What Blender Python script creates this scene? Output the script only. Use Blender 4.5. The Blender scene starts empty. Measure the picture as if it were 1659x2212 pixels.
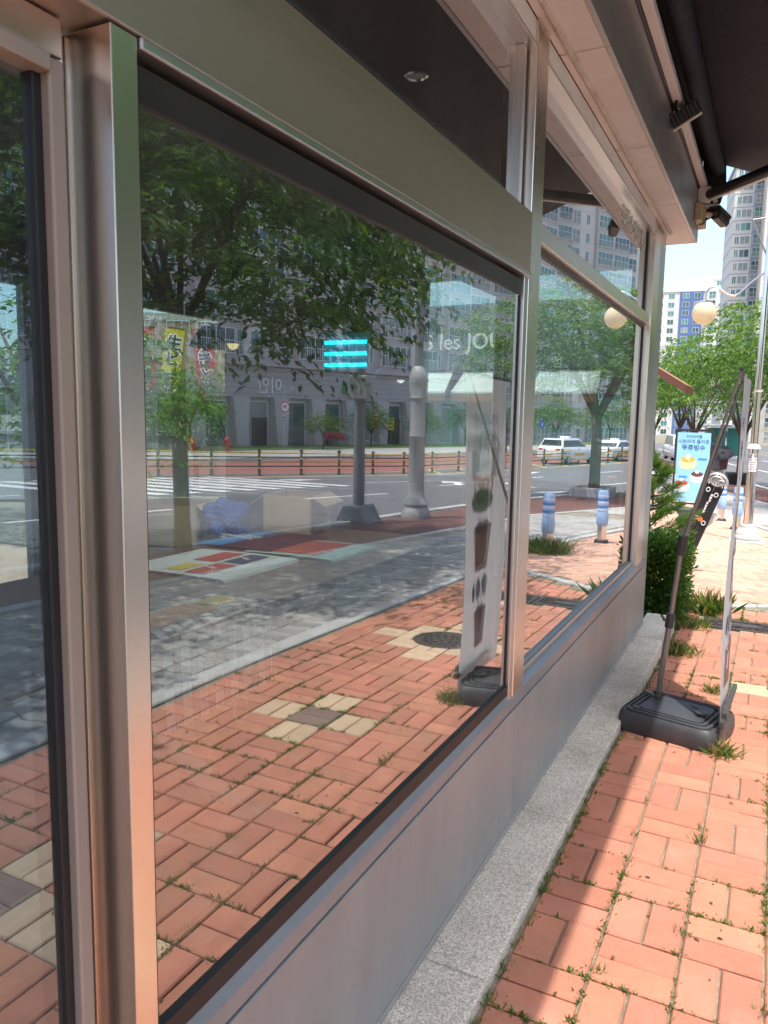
import bpy, bmesh, math, random
import numpy as np
from mathutils import Vector, Matrix, Euler
R_ = math.radians
random.seed(7); np.random.seed(7)
scn = bpy.context.scene
col = scn.collection

# ------------------------------------------------------------------ camera
cam_d = bpy.data.cameras.new('camera'); cam = bpy.data.objects.new('camera', cam_d); col.objects.link(cam)
scn.camera = cam
CAM = Vector((0.775, 0.0, 1.55))
_fw = Vector((-0.44795, 0.88503, -0.12674)); _rt = Vector((0.89108, 0.45351, 0.01743))
_up = _rt.cross(_fw)
cam.matrix_world = Matrix(((_rt.x, _up.x, -_fw.x, CAM.x), (_rt.y, _up.y, -_fw.y, CAM.y), (_rt.z, _up.z, -_fw.z, CAM.z), (0, 0, 0, 1)))
cam_d.sensor_fit = 'VERTICAL'; cam_d.sensor_height = 36.0; cam_d.lens = 36.0 * 1650 / 2212
cam_d.clip_start = 0.05; cam_d.clip_end = 3000
# ------------------------------------------------------------------ sky and sun
SUN = Vector((0.20, -0.25, 1.0)).normalized()
el = math.asin(SUN.z); az = math.atan2(SUN.x, SUN.y)
w = bpy.data.worlds.new('World'); scn.world = w; w.use_nodes = True
nt = w.node_tree; bg = nt.nodes['Background']
sk = nt.nodes.new('ShaderNodeTexSky'); sk.sky_type = 'NISHITA'; sk.sun_disc = False
sk.sun_elevation = el; sk.sun_rotation = az; sk.dust_density = 3.4; sk.air_density = 1.0; sk.ozone_density = 1.2
nt.links.new(sk.outputs[0], bg.inputs[0]); bg.inputs[1].default_value = 0.15
sd = bpy.data.lights.new('sun', 'SUN'); sd.energy = 2.1; sd.angle = R_(0.53); sd.color = (1.0, 0.95, 0.87)
so = bpy.data.objects.new('sun', sd); col.objects.link(so)
so.rotation_euler = SUN.to_track_quat('Z', 'Y').to_euler(); so.location = (0, 0, 30)
vs = scn.view_settings; vs.view_transform = 'Standard'; vs.look = 'None'; vs.gamma = 1.0; vs.exposure = 1.5
try: vs.use_curve_mapping = False
except Exception: pass
scn.render.engine = 'CYCLES'
cy = scn.cycles
cy.use_denoising = True; cy.max_bounces = 14; cy.diffuse_bounces = 4; cy.glossy_bounces = 6
cy.transmission_bounces = 8; cy.transparent_max_bounces = 24; cy.sample_clamp_indirect = 8.0
cy.caustics_reflective = False; cy.caustics_refractive = False

# ------------------------------------------------------------------ materials
MATS = {}
def _n(t, k, **kw):
    n = t.nodes.new(k)
    for a, b in kw.items(): setattr(n, a, b)
    return n
def M(name, c, rough=.6, metal=0., var=.12, scale=6., bump=0., bscale=40., tone=0., stain=None, stscale=1.2, stamt=.5, emit=0., spec=.5, aniso=None, coat=0., hue=0., wst=None):
    """procedural material: base colour + noise variation + optional per-piece tone + optional stains + bump"""
    if name in MATS: return MATS[name]
    m = bpy.data.materials.new(name); m.use_nodes = True; t = m.node_tree; L = t.links.new
    b = t.nodes['Principled BSDF']; b.inputs['Roughness'].default_value = rough; b.inputs['Metallic'].default_value = metal
    b.inputs['Specular IOR Level'].default_value = spec; b.inputs['Coat Weight'].default_value = coat
    tc = _n(t, 'ShaderNodeTexCoord'); out = None
    mp = _n(t, 'ShaderNodeMapping'); L(tc.outputs['Object'], mp.inputs[0])
    if aniso: mp.inputs['Scale'].default_value = aniso
    co = mp.outputs[0]
    if tone:
        oi = _n(t, 'ShaderNodeObjectInfo')
        ad0 = _n(t, 'ShaderNodeVectorMath', operation='ADD'); cx = _n(t, 'ShaderNodeVectorMath', operation='SCALE')
        cx.inputs[0].default_value = (37, 19, 11); L(oi.outputs['Random'], cx.inputs['Scale']); L(co, ad0.inputs[0]); L(cx.outputs[0], ad0.inputs[1]); co = ad0.outputs[0]
    nz = _n(t, 'ShaderNodeTexNoise'); nz.inputs['Scale'].default_value = scale; nz.inputs['Detail'].default_value = 6; nz.inputs['Roughness'].default_value = .6
    L(co, nz.inputs['Vector'])
    mr = _n(t, 'ShaderNodeMapRange'); mr.inputs[1].default_value = .25; mr.inputs[2].default_value = .75
    mr.inputs[3].default_value = 1 - var; mr.inputs[4].default_value = 1 + var; L(nz.outputs[0], mr.inputs[0])
    val = mr.outputs[0]
    if tone:
        at = _n(t, 'ShaderNodeAttribute', attribute_name='tone')
        ad = _n(t, 'ShaderNodeMath', operation='ADD'); L(oi.outputs['Random'], ad.inputs[0]); L(at.outputs['Fac'], ad.inputs[1])
        fr = _n(t, 'ShaderNodeMath', operation='FRACT'); L(ad.outputs[0], fr.inputs[0])
        m2 = _n(t, 'ShaderNodeMapRange'); m2.inputs[3].default_value = 1 - tone; m2.inputs[4].default_value = 1 + tone; L(fr.outputs[0], m2.inputs[0])
        mu = _n(t, 'ShaderNodeMath', operation='MULTIPLY'); L(val, mu.inputs[0]); L(m2.outputs[0], mu.inputs[1]); val = mu.outputs[0]
    vm = _n(t, 'ShaderNodeVectorMath', operation='SCALE'); vm.inputs[0].default_value = c[:3]; L(val, vm.inputs['Scale']); cur = vm.outputs[0]
    if hue and tone:
        hs = _n(t, 'ShaderNodeHueSaturation'); mh = _n(t, 'ShaderNodeMapRange'); mh.inputs[3].default_value = .5 - hue; mh.inputs[4].default_value = .5 + hue
        f2 = _n(t, 'ShaderNodeMath', operation='MULTIPLY'); f2.inputs[1].default_value = 7.31; L(fr.outputs[0], f2.inputs[0]); f3 = _n(t, 'ShaderNodeMath', operation='FRACT'); L(f2.outputs[0], f3.inputs[0])
        L(f3.outputs[0], mh.inputs[0]); L(mh.outputs[0], hs.inputs['Hue']); L(cur, hs.inputs['Color']); cur = hs.outputs[0]
    if stain:
        n2 = _n(t, 'ShaderNodeTexNoise'); n2.inputs['Scale'].default_value = stscale; n2.inputs['Detail'].default_value = 8; n2.inputs['Roughness'].default_value = .7; L(co, n2.inputs['Vector'])
        r2 = _n(t, 'ShaderNodeMapRange'); r2.inputs[1].default_value = .52; r2.inputs[2].default_value = .7; r2.inputs[4].default_value = stamt; L(n2.outputs[0], r2.inputs[0])
        mx = _n(t, 'ShaderNodeMix', data_type='RGBA'); L(r2.outputs[0], mx.inputs[0]); L(cur, mx.inputs[6]); mx.inputs[7].default_value = (*stain, 1); cur = mx.outputs[2]
    if wst:
        ge = _n(t, 'ShaderNodeNewGeometry')
        for (wc, ws, lo_, hi_, wa) in wst:
            n5 = _n(t, 'ShaderNodeTexNoise'); n5.inputs['Scale'].default_value = ws; n5.inputs['Detail'].default_value = 9; n5.inputs['Roughness'].default_value = .68; L(ge.outputs['Position'], n5.inputs['Vector'])
            r5 = _n(t, 'ShaderNodeMapRange'); r5.inputs[1].default_value = lo_; r5.inputs[2].default_value = hi_; r5.inputs[4].default_value = wa; L(n5.outputs[0], r5.inputs[0])
            x5 = _n(t, 'ShaderNodeMix', data_type='RGBA'); L(r5.outputs[0], x5.inputs[0]); L(cur, x5.inputs[6]); x5.inputs[7].default_value = (*wc, 1); cur = x5.outputs[2]
    L(cur, b.inputs['Base Color'])
    if metal or rough < .5:
        rr = _n(t, 'ShaderNodeMapRange'); rr.inputs[3].default_value = max(.02, rough - .07); rr.inputs[4].default_value = rough + .09
        n4 = _n(t, 'ShaderNodeTexNoise'); n4.inputs['Scale'].default_value = scale * .6; n4.inputs['Detail'].default_value = 7; L(co, n4.inputs['Vector']); L(n4.outputs[0], rr.inputs[0]); L(rr.outputs[0], b.inputs['Roughness'])
    if bump:
        n3 = _n(t, 'ShaderNodeTexNoise'); n3.inputs['Scale'].default_value = bscale; n3.inputs['Detail'].default_value = 5; L(co, n3.inputs['Vector'])
        bp = _n(t, 'ShaderNodeBump'); bp.inputs['Strength'].default_value = bump; bp.inputs['Distance'].default_value = .01; L(n3.outputs[0], bp.inputs['Height']); L(bp.outputs[0], b.inputs['Normal'])
    if emit:
        b.inputs['Emission Color'].default_value = (*c[:3], 1); b.inputs['Emission Strength'].default_value = emit
    MATS[name] = m; return m
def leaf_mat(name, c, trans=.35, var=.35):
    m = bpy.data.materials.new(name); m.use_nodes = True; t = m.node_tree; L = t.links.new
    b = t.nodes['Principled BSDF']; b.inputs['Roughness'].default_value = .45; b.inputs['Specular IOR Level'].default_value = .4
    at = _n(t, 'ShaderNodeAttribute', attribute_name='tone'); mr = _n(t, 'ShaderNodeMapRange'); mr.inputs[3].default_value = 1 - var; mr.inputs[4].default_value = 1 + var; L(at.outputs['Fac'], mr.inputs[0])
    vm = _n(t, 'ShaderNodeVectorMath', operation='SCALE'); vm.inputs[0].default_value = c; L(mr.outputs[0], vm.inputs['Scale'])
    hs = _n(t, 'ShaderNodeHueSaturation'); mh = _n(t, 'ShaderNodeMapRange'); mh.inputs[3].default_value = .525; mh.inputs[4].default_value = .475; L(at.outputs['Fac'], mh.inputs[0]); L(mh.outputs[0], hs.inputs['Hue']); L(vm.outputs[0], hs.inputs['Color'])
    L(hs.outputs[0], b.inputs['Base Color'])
    tr = _n(t, 'ShaderNodeBsdfTranslucent'); v2 = _n(t, 'ShaderNodeVectorMath', operation='MULTIPLY'); v2.inputs[1].default_value = (1.5, 1.7, .6); L(hs.outputs[0], v2.inputs[0]); L(v2.outputs[0], tr.inputs[0])
    mx = _n(t, 'ShaderNodeMixShader'); mx.inputs[0].default_value = trans; L(b.outputs[0], mx.inputs[1]); L(tr.outputs[0], mx.inputs[2]); L(mx.outputs[0], t.nodes['Material Output'].inputs[0])
    MATS[name] = m; return m
def glass_mat(name, tint, r0, power=4., rough=0.0, dust=0., refl=(.96, .98, 1)):
    """thin coated pane: Schlick reflection over a tinted clear sheet"""
    m = bpy.data.materials.new(name); m.use_nodes = True; t = m.node_tree; L = t.links.new
    t.nodes.remove(t.nodes['Principled BSDF'])
    lw = _n(t, 'ShaderNodeLayerWeight'); lw.inputs[0].default_value = .5
    pw = _n(t, 'ShaderNodeMath', operation='POWER'); pw.inputs[1].default_value = power; L(lw.outputs['Facing'], pw.inputs[0])
    ma = _n(t, 'ShaderNodeMath', operation='MULTIPLY_ADD'); ma.inputs[1].default_value = 1 - r0; ma.inputs[2].default_value = r0; L(pw.outputs[0], ma.inputs[0])
    tr = _n(t, 'ShaderNodeBsdfTransparent'); tr.inputs[0].default_value = (*tint, 1)
    gl = _n(t, 'ShaderNodeBsdfGlossy'); gl.inputs['Roughness'].default_value = rough
    gl.inputs[0].default_value = (*refl, 1)
    mx = _n(t, 'ShaderNodeMixShader'); L(ma.outputs[0], mx.inputs[0]); L(tr.outputs[0], mx.inputs[1]); L(gl.outputs[0], mx.inputs[2]); last = mx.outputs[0]
    if dust:
        tc = _n(t, 'ShaderNodeTexCoord'); mp = _n(t, 'ShaderNodeMapping'); mp.inputs['Scale'].default_value = (1, 1, .35); L(tc.outputs['Object'], mp.inputs[0]); nz = _n(t, 'ShaderNodeTexNoise'); nz.inputs['Scale'].default_value = 3.5; nz.inputs['Detail'].default_value = 9; nz.inputs['Roughness'].default_value = .7; L(mp.outputs[0], nz.inputs[0])
        mr = _n(t, 'ShaderNodeMapRange'); mr.inputs[1].default_value = .35; mr.inputs[2].default_value = .75; mr.inputs[3].default_value = dust * .25; mr.inputs[4].default_value = dust * 1.6; L(nz.outputs[0], mr.inputs[0])
        df = _n(t, 'ShaderNodeBsdfDiffuse'); df.inputs[0].default_value = (.6, .58, .55, 1); m3 = _n(t, 'ShaderNodeMixShader'); L(mr.outputs[0], m3.inputs[0]); L(last, m3.inputs[1]); L(df.outputs[0], m3.inputs[2]); last = m3.outputs[0]
    L(last, t.nodes['Material Output'].inputs[0])
    MATS[name] = m; return m
def clear_mat(name, tint):
    m = bpy.data.materials.new(name); m.use_nodes = True; t = m.node_tree
    t.nodes.remove(t.nodes['Principled BSDF']); tr = _n(t, 'ShaderNodeBsdfTransparent'); tr.inputs[0].default_value = (*tint, 1)
    t.links.new(tr.outputs[0], t.nodes['Material Output'].inputs[0]); MATS[name] = m; return m
def film_mat(name, c, trans=.5, clear=0.):
    """printed paper or cloth that light shines through"""
    m = bpy.data.materials.new(name); m.use_nodes = True; t = m.node_tree; L = t.links.new
    b = t.nodes['Principled BSDF']; b.inputs['Base Color'].default_value = (*c, 1); b.inputs['Roughness'].default_value = .6
    tr = _n(t, 'ShaderNodeBsdfTranslucent'); tr.inputs[0].default_value = (*c, 1)
    mx = _n(t, 'ShaderNodeMixShader'); mx.inputs[0].default_value = trans; L(b.outputs[0], mx.inputs[1]); L(tr.outputs[0], mx.inputs[2]); last = mx
    if clear:
        tp = _n(t, 'ShaderNodeBsdfTransparent'); m2 = _n(t, 'ShaderNodeMixShader'); m2.inputs[0].default_value = clear; L(mx.outputs[0], m2.inputs[1]); L(tp.outputs[0], m2.inputs[2]); last = m2
    L(last.outputs[0], t.nodes['Material Output'].inputs[0]); MATS[name] = m; return m

# ------------------------------------------------------------------ mesh helpers
ORG = {}
def link(o, parent=None):
    col.objects.link(o)
    if parent is not None: o.parent = parent
    ORG[o] = ORG.get(parent, Vector((0, 0, 0))).copy() if parent is not None else Vector(o.location)
    return o
def tag(o, label=None, cat=None, group=None, kind=None):
    if label: o['label'] = label
    if cat: o['category'] = cat
    if group: o['group'] = group
    if kind: o['kind'] = kind
    return o
def thing(name, label, cat, loc=(0, 0, 0), group=None, rz=0.):
    o = bpy.data.objects.new(name, None); o.location = loc; o.rotation_euler = (0, 0, rz); o.empty_display_size = .1
    link(o); ORG[o] = Vector(loc); return tag(o, label, cat, group)
class MB:
    def __init__(s): s.v = []; s.f = []; s.m = []; s.t = []
    def add(s, vs, fs, mi=0, tone=0.):
        k = len(s.v); s.v += [tuple(a) for a in vs]
        for f in fs: s.f.append([k + i for i in f]); s.m.append(mi); s.t.append(tone)
        return s
    def box(s, x0, x1, y0, y1, z0, z1, mi=0, tone=0.):
        return s.add([(x0, y0, z0), (x1, y0, z0), (x1, y1, z0), (x0, y1, z0), (x0, y0, z1), (x1, y0, z1), (x1, y1, z1), (x0, y1, z1)],
                     [(0, 3, 2, 1), (4, 5, 6, 7), (0, 1, 5, 4), (1, 2, 6, 5), (2, 3, 7, 6), (3, 0, 4, 7)], mi, tone)
    def obox(s, c, size, mat=None, mi=0, tone=0.):
        h = [a / 2 for a in size]; mat = mat or Matrix.Identity(3); c = Vector(c)
        vs = [c + mat @ Vector((sx * h[0], sy * h[1], sz * h[2])) for sz in (-1, 1) for sx, sy in ((-1, -1), (1, -1), (1, 1), (-1, 1))]
        return s.add(vs, [(0, 3, 2, 1), (4, 5, 6, 7), (0, 1, 5, 4), (1, 2, 6, 5), (2, 3, 7, 6), (3, 0, 4, 7)], mi, tone)
    def tube(s, pts, rad, n=10, mi=0, caps=True, flat=1.):
        pts = [Vector(p) for p in pts]
        if not hasattr(rad, '__len__'): rad = [rad] * len(pts)
        rings = []; prev = None
        for i, p in enumerate(pts):
            d = (pts[min(i + 1, len(pts) - 1)] - pts[max(i - 1, 0)]).normalized()
            if prev is None: a = d.orthogonal().normalized() if abs(d.z) < .95 else Vector((1, 0, 0)) - d * d.x
            else: a = prev - d * prev.dot(d)
            a.normalize(); prev = a; b = d.cross(a)
            rings.append([p + (a * math.cos(2 * math.pi * k / n) + b * math.sin(2 * math.pi * k / n) * flat) * rad[i] for k in range(n)])
        vs = [q for r in rings for q in r]; fs = []
        for i in range(len(pts) - 1):
            for k in range(n): fs.append((i * n + k, i * n + (k + 1) % n, (i + 1) * n + (k + 1) % n, (i + 1) * n + k))
        if caps: fs += [tuple(range(n - 1, -1, -1)), tuple((len(pts) - 1) * n + k for k in range(n))]
        return s.add(vs, fs, mi)
    def lathe(s, prof, n=20, o=(0, 0, 0), mi=0, mat=None, caps=True):
        o = Vector(o); vs = []; fs = []
        for r, z in prof:
            for k in range(n):
                q = Vector((r * math.cos(2 * math.pi * k / n), r * math.sin(2 * math.pi * k / n), z))
                vs.append(o + (mat @ q if mat else q))
        for i in range(len(prof) - 1):
            for k in range(n): fs.append((i * n + k, i * n + (k + 1) % n, (i + 1) * n + (k + 1) % n, (i + 1) * n + k))
        if caps: fs += [tuple(range(n - 1, -1, -1)), tuple((len(prof) - 1) * n + k for k in range(n))]
        return s.add(vs, fs, mi)
    def prism(s, poly, d, mi=0, tone=0.):
        """closed 3-d polygon swept along d"""
        n = len(poly); d = Vector(d); vs = [Vector(p) for p in poly] + [Vector(p) + d for p in poly]
        fs = [tuple(range(n - 1, -1, -1)), tuple(range(n, 2 * n))] + [(k, (k + 1) % n, n + (k + 1) % n, n + k) for k in range(n)]
        return s.add(vs, fs, mi, tone)
    def quad(s, a, b, c, d, mi=0, tone=0.): return s.add([a, b, c, d], [(0, 1, 2, 3)], mi, tone)
    def mesh(s, name, mats, smooth=False, off=None, tone=False):
        me = bpy.data.meshes.new(name)
        vs = s.v if off is None else [(a[0] - off[0], a[1] - off[1], a[2] - off[2]) for a in s.v]
        me.from_pydata(vs, [], s.f)
        for m in (mats if isinstance(mats, (list, tuple)) else [mats]): me.materials.append(m)
        me.polygons.foreach_set('material_index', s.m)
        if smooth: me.polygons.foreach_set('use_smooth', [True] * len(s.f))
        if tone:
            a = me.attributes.new('tone', 'FLOAT', 'FACE'); a.data.foreach_set('value', s.t)
        me.update(); return me
    def build(s, name, mats, parent=None, smooth=False, bevel=0., tone=False, seg=2, fixn=True):
        """vertices in world coordinates; stored relative to the thing they belong to"""
        off = ORG[parent] if parent is not None else None
        me = s.mesh(name, mats, smooth, off, tone)
        if fixn:
            bm = bmesh.new(); bm.from_mesh(me); bmesh.ops.recalc_face_normals(bm, faces=bm.faces); bm.to_mesh(me); bm.free()
        o = bpy.data.objects.new(name, me); link(o, parent)
        if smooth: smooth_by_angle(o)
        if bevel:
            b = o.modifiers.new('bevel', 'BEVEL'); b.width = bevel; b.segments = seg; b.limit_method = 'ANGLE'; b.angle_limit = R_(40)
        return o
def smooth_by_angle(o, ang=40):
    me = o.data; bm = bmesh.new(); bm.from_mesh(me)
    for e in bm.edges:
        if len(e.link_faces) == 2 and e.calc_face_angle(0) > R_(ang): e.smooth = False
    bm.to_mesh(me); bm.free()
def copy_tree(o, parent=None):
    c = o.copy(); col.objects.link(c); c.parent = parent
    for ch in list(o.children): copy_tree(ch, c)
    return c
def facing(n):
    n = Vector(n).normalized(); r = Vector((0, 0, 1)).cross(n).normalized(); u = n.cross(r)
    return Matrix((r, u, n)).transposed()
def text(name, body, size, mat, parent, loc, n, ext=.003, bold=0., spacing=1., rot=0., sx=1., align='CENTER', label=None):
    """lettering standing on the plane with normal n; loc in world coordinates"""
    c = bpy.data.curves.new(name, 'FONT'); c.body = body; c.size = size; c.extrude = ext; c.offset = bold; c.align_x = align; c.align_y = 'CENTER'; c.space_character = spacing; c.resolution_u = 3
    t = bpy.data.objects.new('tmp', c); col.objects.link(t)
    dg = bpy.context.evaluated_depsgraph_get(); me = bpy.data.meshes.new_from_object(t.evaluated_get(dg)); bpy.data.objects.remove(t); bpy.data.curves.remove(c)
    me.materials.clear(); me.materials.append(mat); me.name = name
    mt = facing(n) @ Matrix.Rotation(rot, 3, 'Z') @ Matrix.Diagonal((sx, 1, 1))
    off = Vector(loc) - (ORG[parent] if parent is not None else Vector((0, 0, 0)))
    me.transform(Matrix.Translation(off) @ mt.to_4x4())
    o = bpy.data.objects.new(name, me); link(o, parent)
    if label: o['label'] = label
    return o

# ------------------------------------------------------------------ terrain profile
def gz(y):
    if y < 3.5: return 0.
    if y < 33: return -.038 * (y - 3.5)
    return -1.121 - .01 * (y - 33)
def interp(tab, y):
    if y <= tab[0][0]: return tab[0][1]
    for (a, b), (c, d) in zip(tab, tab[1:]):
        if y <= c: return b + (d - b) * (y - a) / (c - a)
    (a, b), (c, d) = tab[-2:]
    return d + (d - b) / (c - a) * (y - c)
def sh(y):
    if y < 8: return 0.
    if y < 15.5: return -.02 * (y - 8) ** 2
    return -1.125 - .3 * (y - 15.5)
K2 = lambda y: 2.0 + sh(y)
K1 = lambda y: interp([(-60, 4.3), (5, 4.25), (9, 3.95), (12, 3.7), (15, 3.45), (22, 1.2), (36, -2.2), (62, -9), (90, -17)], y)
K0 = lambda y: interp([(-60, 5.8), (5, 5.75), (11.5, 5.65), (16.5, 5.4), (22.3, 4.5), (36, 0.1), (62, -6.8), (90, -14.5)], y)
FN = lambda y: interp([(-60, 20), (10, 19.5), (20.8, 18.2), (22.8, 17.4), (27.2, 16.1), (47, 10.6), (57, 8.0), (130, -12)], y)
# ================================================================== SETTING
def ysamp(a, b, step):
    ys = [a + step * i for i in range(int((b - a) / step + .5) + 1)]; ys[-1] = b
    for k in (3.5, 33.):
        if a < k < b: ys.append(k)
    return sorted(set(round(v, 4) for v in ys))
def strip(name, A, B, y0, y1, dz, mat, step=1., parent=None, kind='structure', nx=1, thick=0.):
    m = MB(); ys = ysamp(y0, y1, step)
    for a, b in zip(ys, ys[1:]):
        for k in range(nx):
            f0, f1 = k / nx, (k + 1) / nx
            xa0, xb0 = A(a), B(a); xa1, xb1 = A(b), B(b); L = lambda p, q, f: p + (q - p) * f
            m.quad((L(xa0, xb0, f0), a, gz(a) + dz), (L(xa0, xb0, f1), a, gz(a) + dz), (L(xa1, xb1, f1), b, gz(b) + dz), (L(xa1, xb1, f0), b, gz(b) + dz))
    o = m.build(name, mat, parent, fixn=False)
    if kind and parent is None: o['kind'] = kind
    return o
C_ = lambda v: (lambda y: v)
ADD = lambda f, v: (lambda y: f(y) + v)
m_earth = M('earth', (.19, .17, .12), .9, var=.3, scale=.4, bump=.4, bscale=6, stain=(.06, .09, .03), stscale=.08, stamt=.9)
m_bed = M('sand_joint', (.25, .215, .155), .95, var=.35, scale=22, bump=.6, bscale=120, stain=(.09, .10, .04), stscale=2.2, stamt=.85)
m_asph = M('asphalt', (.115, .118, .125), .85, var=.16, scale=1.2, bump=.45, bscale=260, stain=(.07, .07, .075), stscale=.35, stamt=.6)
m_redasph = M('maroon_asphalt', (.13, .06, .05), .85, var=.2, scale=2.5, bump=.4, bscale=160, stain=(.06, .045, .04), stscale=.7, stamt=.6)
m_redlane = M('red_lane', (.26, .10, .085), .8, var=.2, scale=1.5, bump=.3, bscale=140)
m_white = M('road_white', (.72, .72, .70), .7, var=.15, scale=5, stain=(.30, .29, .28), stscale=2, stamt=.6)
m_yellow = M('road_yellow', (.70, .47, .09), .7, var=.15, scale=5, stain=(.32, .27, .16), stscale=2, stamt=.6)
m_gran = M('granite', (.62, .58, .505), .75, var=.10, scale=3, bump=.35, bscale=220, stain=(.36, .32, .25), stscale=3.4, stamt=.4, wst=[((.30, .27, .21), 2.3, .5, .68, .55), ((.16, .14, .11), 55., .69, .74, .7)])
def granite_speckle(m):
    t = m.node_tree; b = t.nodes['Principled BSDF']; src = b.inputs['Base Color'].links[0].from_socket
    v = _n(t, 'ShaderNodeTexVoronoi'); v.inputs['Scale'].default_value = 260
    tc = [n for n in t.nodes if n.type == 'TEX_COORD'][0]; t.links.new(tc.outputs['Object'], v.inputs['Vector'])
    r = _n(t, 'ShaderNodeSeparateColor'); t.links.new(v.outputs['Color'], r.inputs[0]); mr = _n(t, 'ShaderNodeMapRange'); mr.inputs[3].default_value = .55; mr.inputs[4].default_value = 1.35; t.links.new(r.outputs[0], mr.inputs[0])
    s = _n(t, 'ShaderNodeVectorMath', operation='SCALE'); t.links.new(src, s.inputs[0]); t.links.new(mr.outputs[0], s.inputs['Scale']); t.links.new(s.outputs[0], b.inputs['Base Color'])
granite_speckle(m_gran)
m_kerb = M('kerb_granite', (.42, .42, .40), .8, var=.15, scale=5, bump=.3, bscale=150, stain=(.24, .24, .2), stscale=1.5, stamt=.5)
m_brick = M('red_brick', (.435, .18, .115), .88, var=.14, scale=7, bump=.3, bscale=120, tone=.13, stain=(.36, .22, .165), stscale=6, stamt=.4, hue=.004, wst=[((.24, .15, .11), 1.7, .52, .72, .45), ((.46, .30, .23), 3.1, .55, .75, .5), ((.14, .11, .09), 38., .66, .74, .6)])
m_brickB = M('pale_brick', (.52, .31, .215), .85, var=.15, scale=12, bump=.25, bscale=140, tone=.2, stain=(.34, .20, .14), stscale=4, stamt=.45, hue=.006)
m_cream = M('cream_brick', (.50, .365, .245), .85, var=.12, scale=14, bump=.25, bscale=140, tone=.12, stain=(.36, .24, .14), stscale=6, stamt=.55)
m_dkbrick = M('dark_brick', (.205, .14, .115), .85, var=.15, scale=14, bump=.25, bscale=140, tone=.12)
m_spaver = M('grey_paver', (.32, .31, .285), .88, var=.16, scale=9, bump=.3, bscale=120, tone=.24, stain=(.15, .14, .125), stscale=3, stamt=.5)
m_farbrick = M('far_paving', (.50, .33, .25), .9, var=.22, scale=3)
m_iron = M('cast_iron', (.055, .045, .04), .55, var=.35, scale=18, bump=.4, bscale=90, stain=(.12, .08, .055), stscale=8, stamt=.5)
m_lawn = M('lawn_green', (.07, .14, .025), .9, var=.35, scale=6, bump=.6, bscale=60)
m_conc = M('concrete', (.36, .355, .34), .85, var=.15, scale=4, bump=.3, bscale=80, stain=(.2, .2, .19), stscale=1.5, stamt=.5)

# ground sheet, out to the horizon
g = MB(); ys = [-400, -100, -20, 3.5, 33, 100, 300, 900, 1600]
for a, b in zip(ys, ys[1:]):
    for x0, x1 in ((-900, -60), (-60, 0), (0, 60), (60, 900)):
        g.quad((x0, a, gz(a) - .2), (x1, a, gz(a) - .2), (x1, b, gz(b) - .2), (x0, b, gz(b) - .2))
tag(g.build('ground', m_earth, fixn=False), kind='structure')
strip('road', K0, ADD(FN, 13), -60, 130, -.105, m_asph, 2.)
pav = strip('brick_pavement', C_(-.02), K2, -6, 9, -.012, m_bed, .5)
tag(strip('plaza_pavement', C_(-14), K2, 9, 17, -.014, m_bed, .5), kind='structure')
strip('plaza_edge', C_(-14), C_(-.02), 6.25, 9, -.016, m_bed, .5)
strip('far_pavement', C_(-60), K2, 17, 130, -.004, m_farbrick, 1.)
cyc = strip('grey_walkway', ADD(K2, .15), K1, -6, 17, -.012, m_bed, .5)
strip('far_walkway', ADD(K2, .15), K1, 17, 130, -.006, m_spaver, 1.)
strip('verge', ADD(K1, .15), K0, -60, 130, -.008, m_redasph, 1.)
strip('back_pavement', C_(-60), C_(-4.3), -30, 17, -.03, m_farbrick, 1.)
# far side of the street
strip('red_lane', ADD(FN, 1.6), ADD(FN, 12.6), 22, 62, -.1, m_redlane, 1.)
strip('opposite_pavement', ADD(FN, 13), ADD(FN, 22), -60, 130, .02, m_conc, 2.)
strip('lawn', ADD(FN, 22), ADD(FN, 29), -60, 130, .05, m_lawn, 2.)
# painted road markings, each one a piece of the road
road = bpy.data.objects['road']
def mark(pts, mat, name='lane_marking'):
    m = MB(); m.add([(x, y, gz(y) - .1) for x, y in pts], [tuple(range(len(pts)))]); return m.build(name, mat, road, fixn=False)
def mline(f, y0, y1, wd, mat):
    m = MB()
    for a, b in zip(ysamp(y0, y1, 1.), ysamp(y0, y1, 1.)[1:]):
        m.quad((f(a), a, gz(a) - .1), (f(a) + wd, a, gz(a) - .1), (f(b) + wd, b, gz(b) - .1), (f(b), b, gz(b) - .1))
    m.build('lane_marking', mat, road, fixn=False)
frac = lambda t: (lambda y: K0(y) + (FN(y) - K0(y)) * t)
mline(ADD(K0, .5), -20, 120, .13, m_white)
mline(frac(.93), -20, 120, .14, m_yellow); mline(frac(.90), -20, 40, .12, m_white)
for t, per in ((.3, 8.), (.62, 8.)):
    for k in range(-2, 12): mline(frac(t), k * per, k * per + 3.6, .13, m_white)
def arrow(t, y, s, turn):
    x = frac(t)(y); sl = -.27
    P = [(-.07, 0), (.07, 0), (.07, 3), (.35, 3), (0, 4.4), (-.35, 3), (-.07, 3)]
    mark([(x + a * s + sl * b * s, y + b * s) for a, b in P], m_white)
    if turn: mark([(x + a * s + sl * b * s, y + b * s) for a, b in [(.07, .9), (.85, 1.9), (.85, 1.4), (1.5, 2.3), (.85, 2.7), (.85, 2.25), (.07, 1.3)]], m_white)
for t, y, tn in ((.15, 21, 1), (.46, 25, 1), (.78, 19, 0), (.46, 40, 0), (.78, 34, 1), (.15, 35, 0)): arrow(t, y, 1.2, tn)
for k in range(9):
    y = 13 + k * 1.05; mark([(FN(y) - 6.5, y), (FN(y) - .6, y), (FN(y) - .6, y + .5), (FN(y) - 6.5, y + .5)], m_white)
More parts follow.
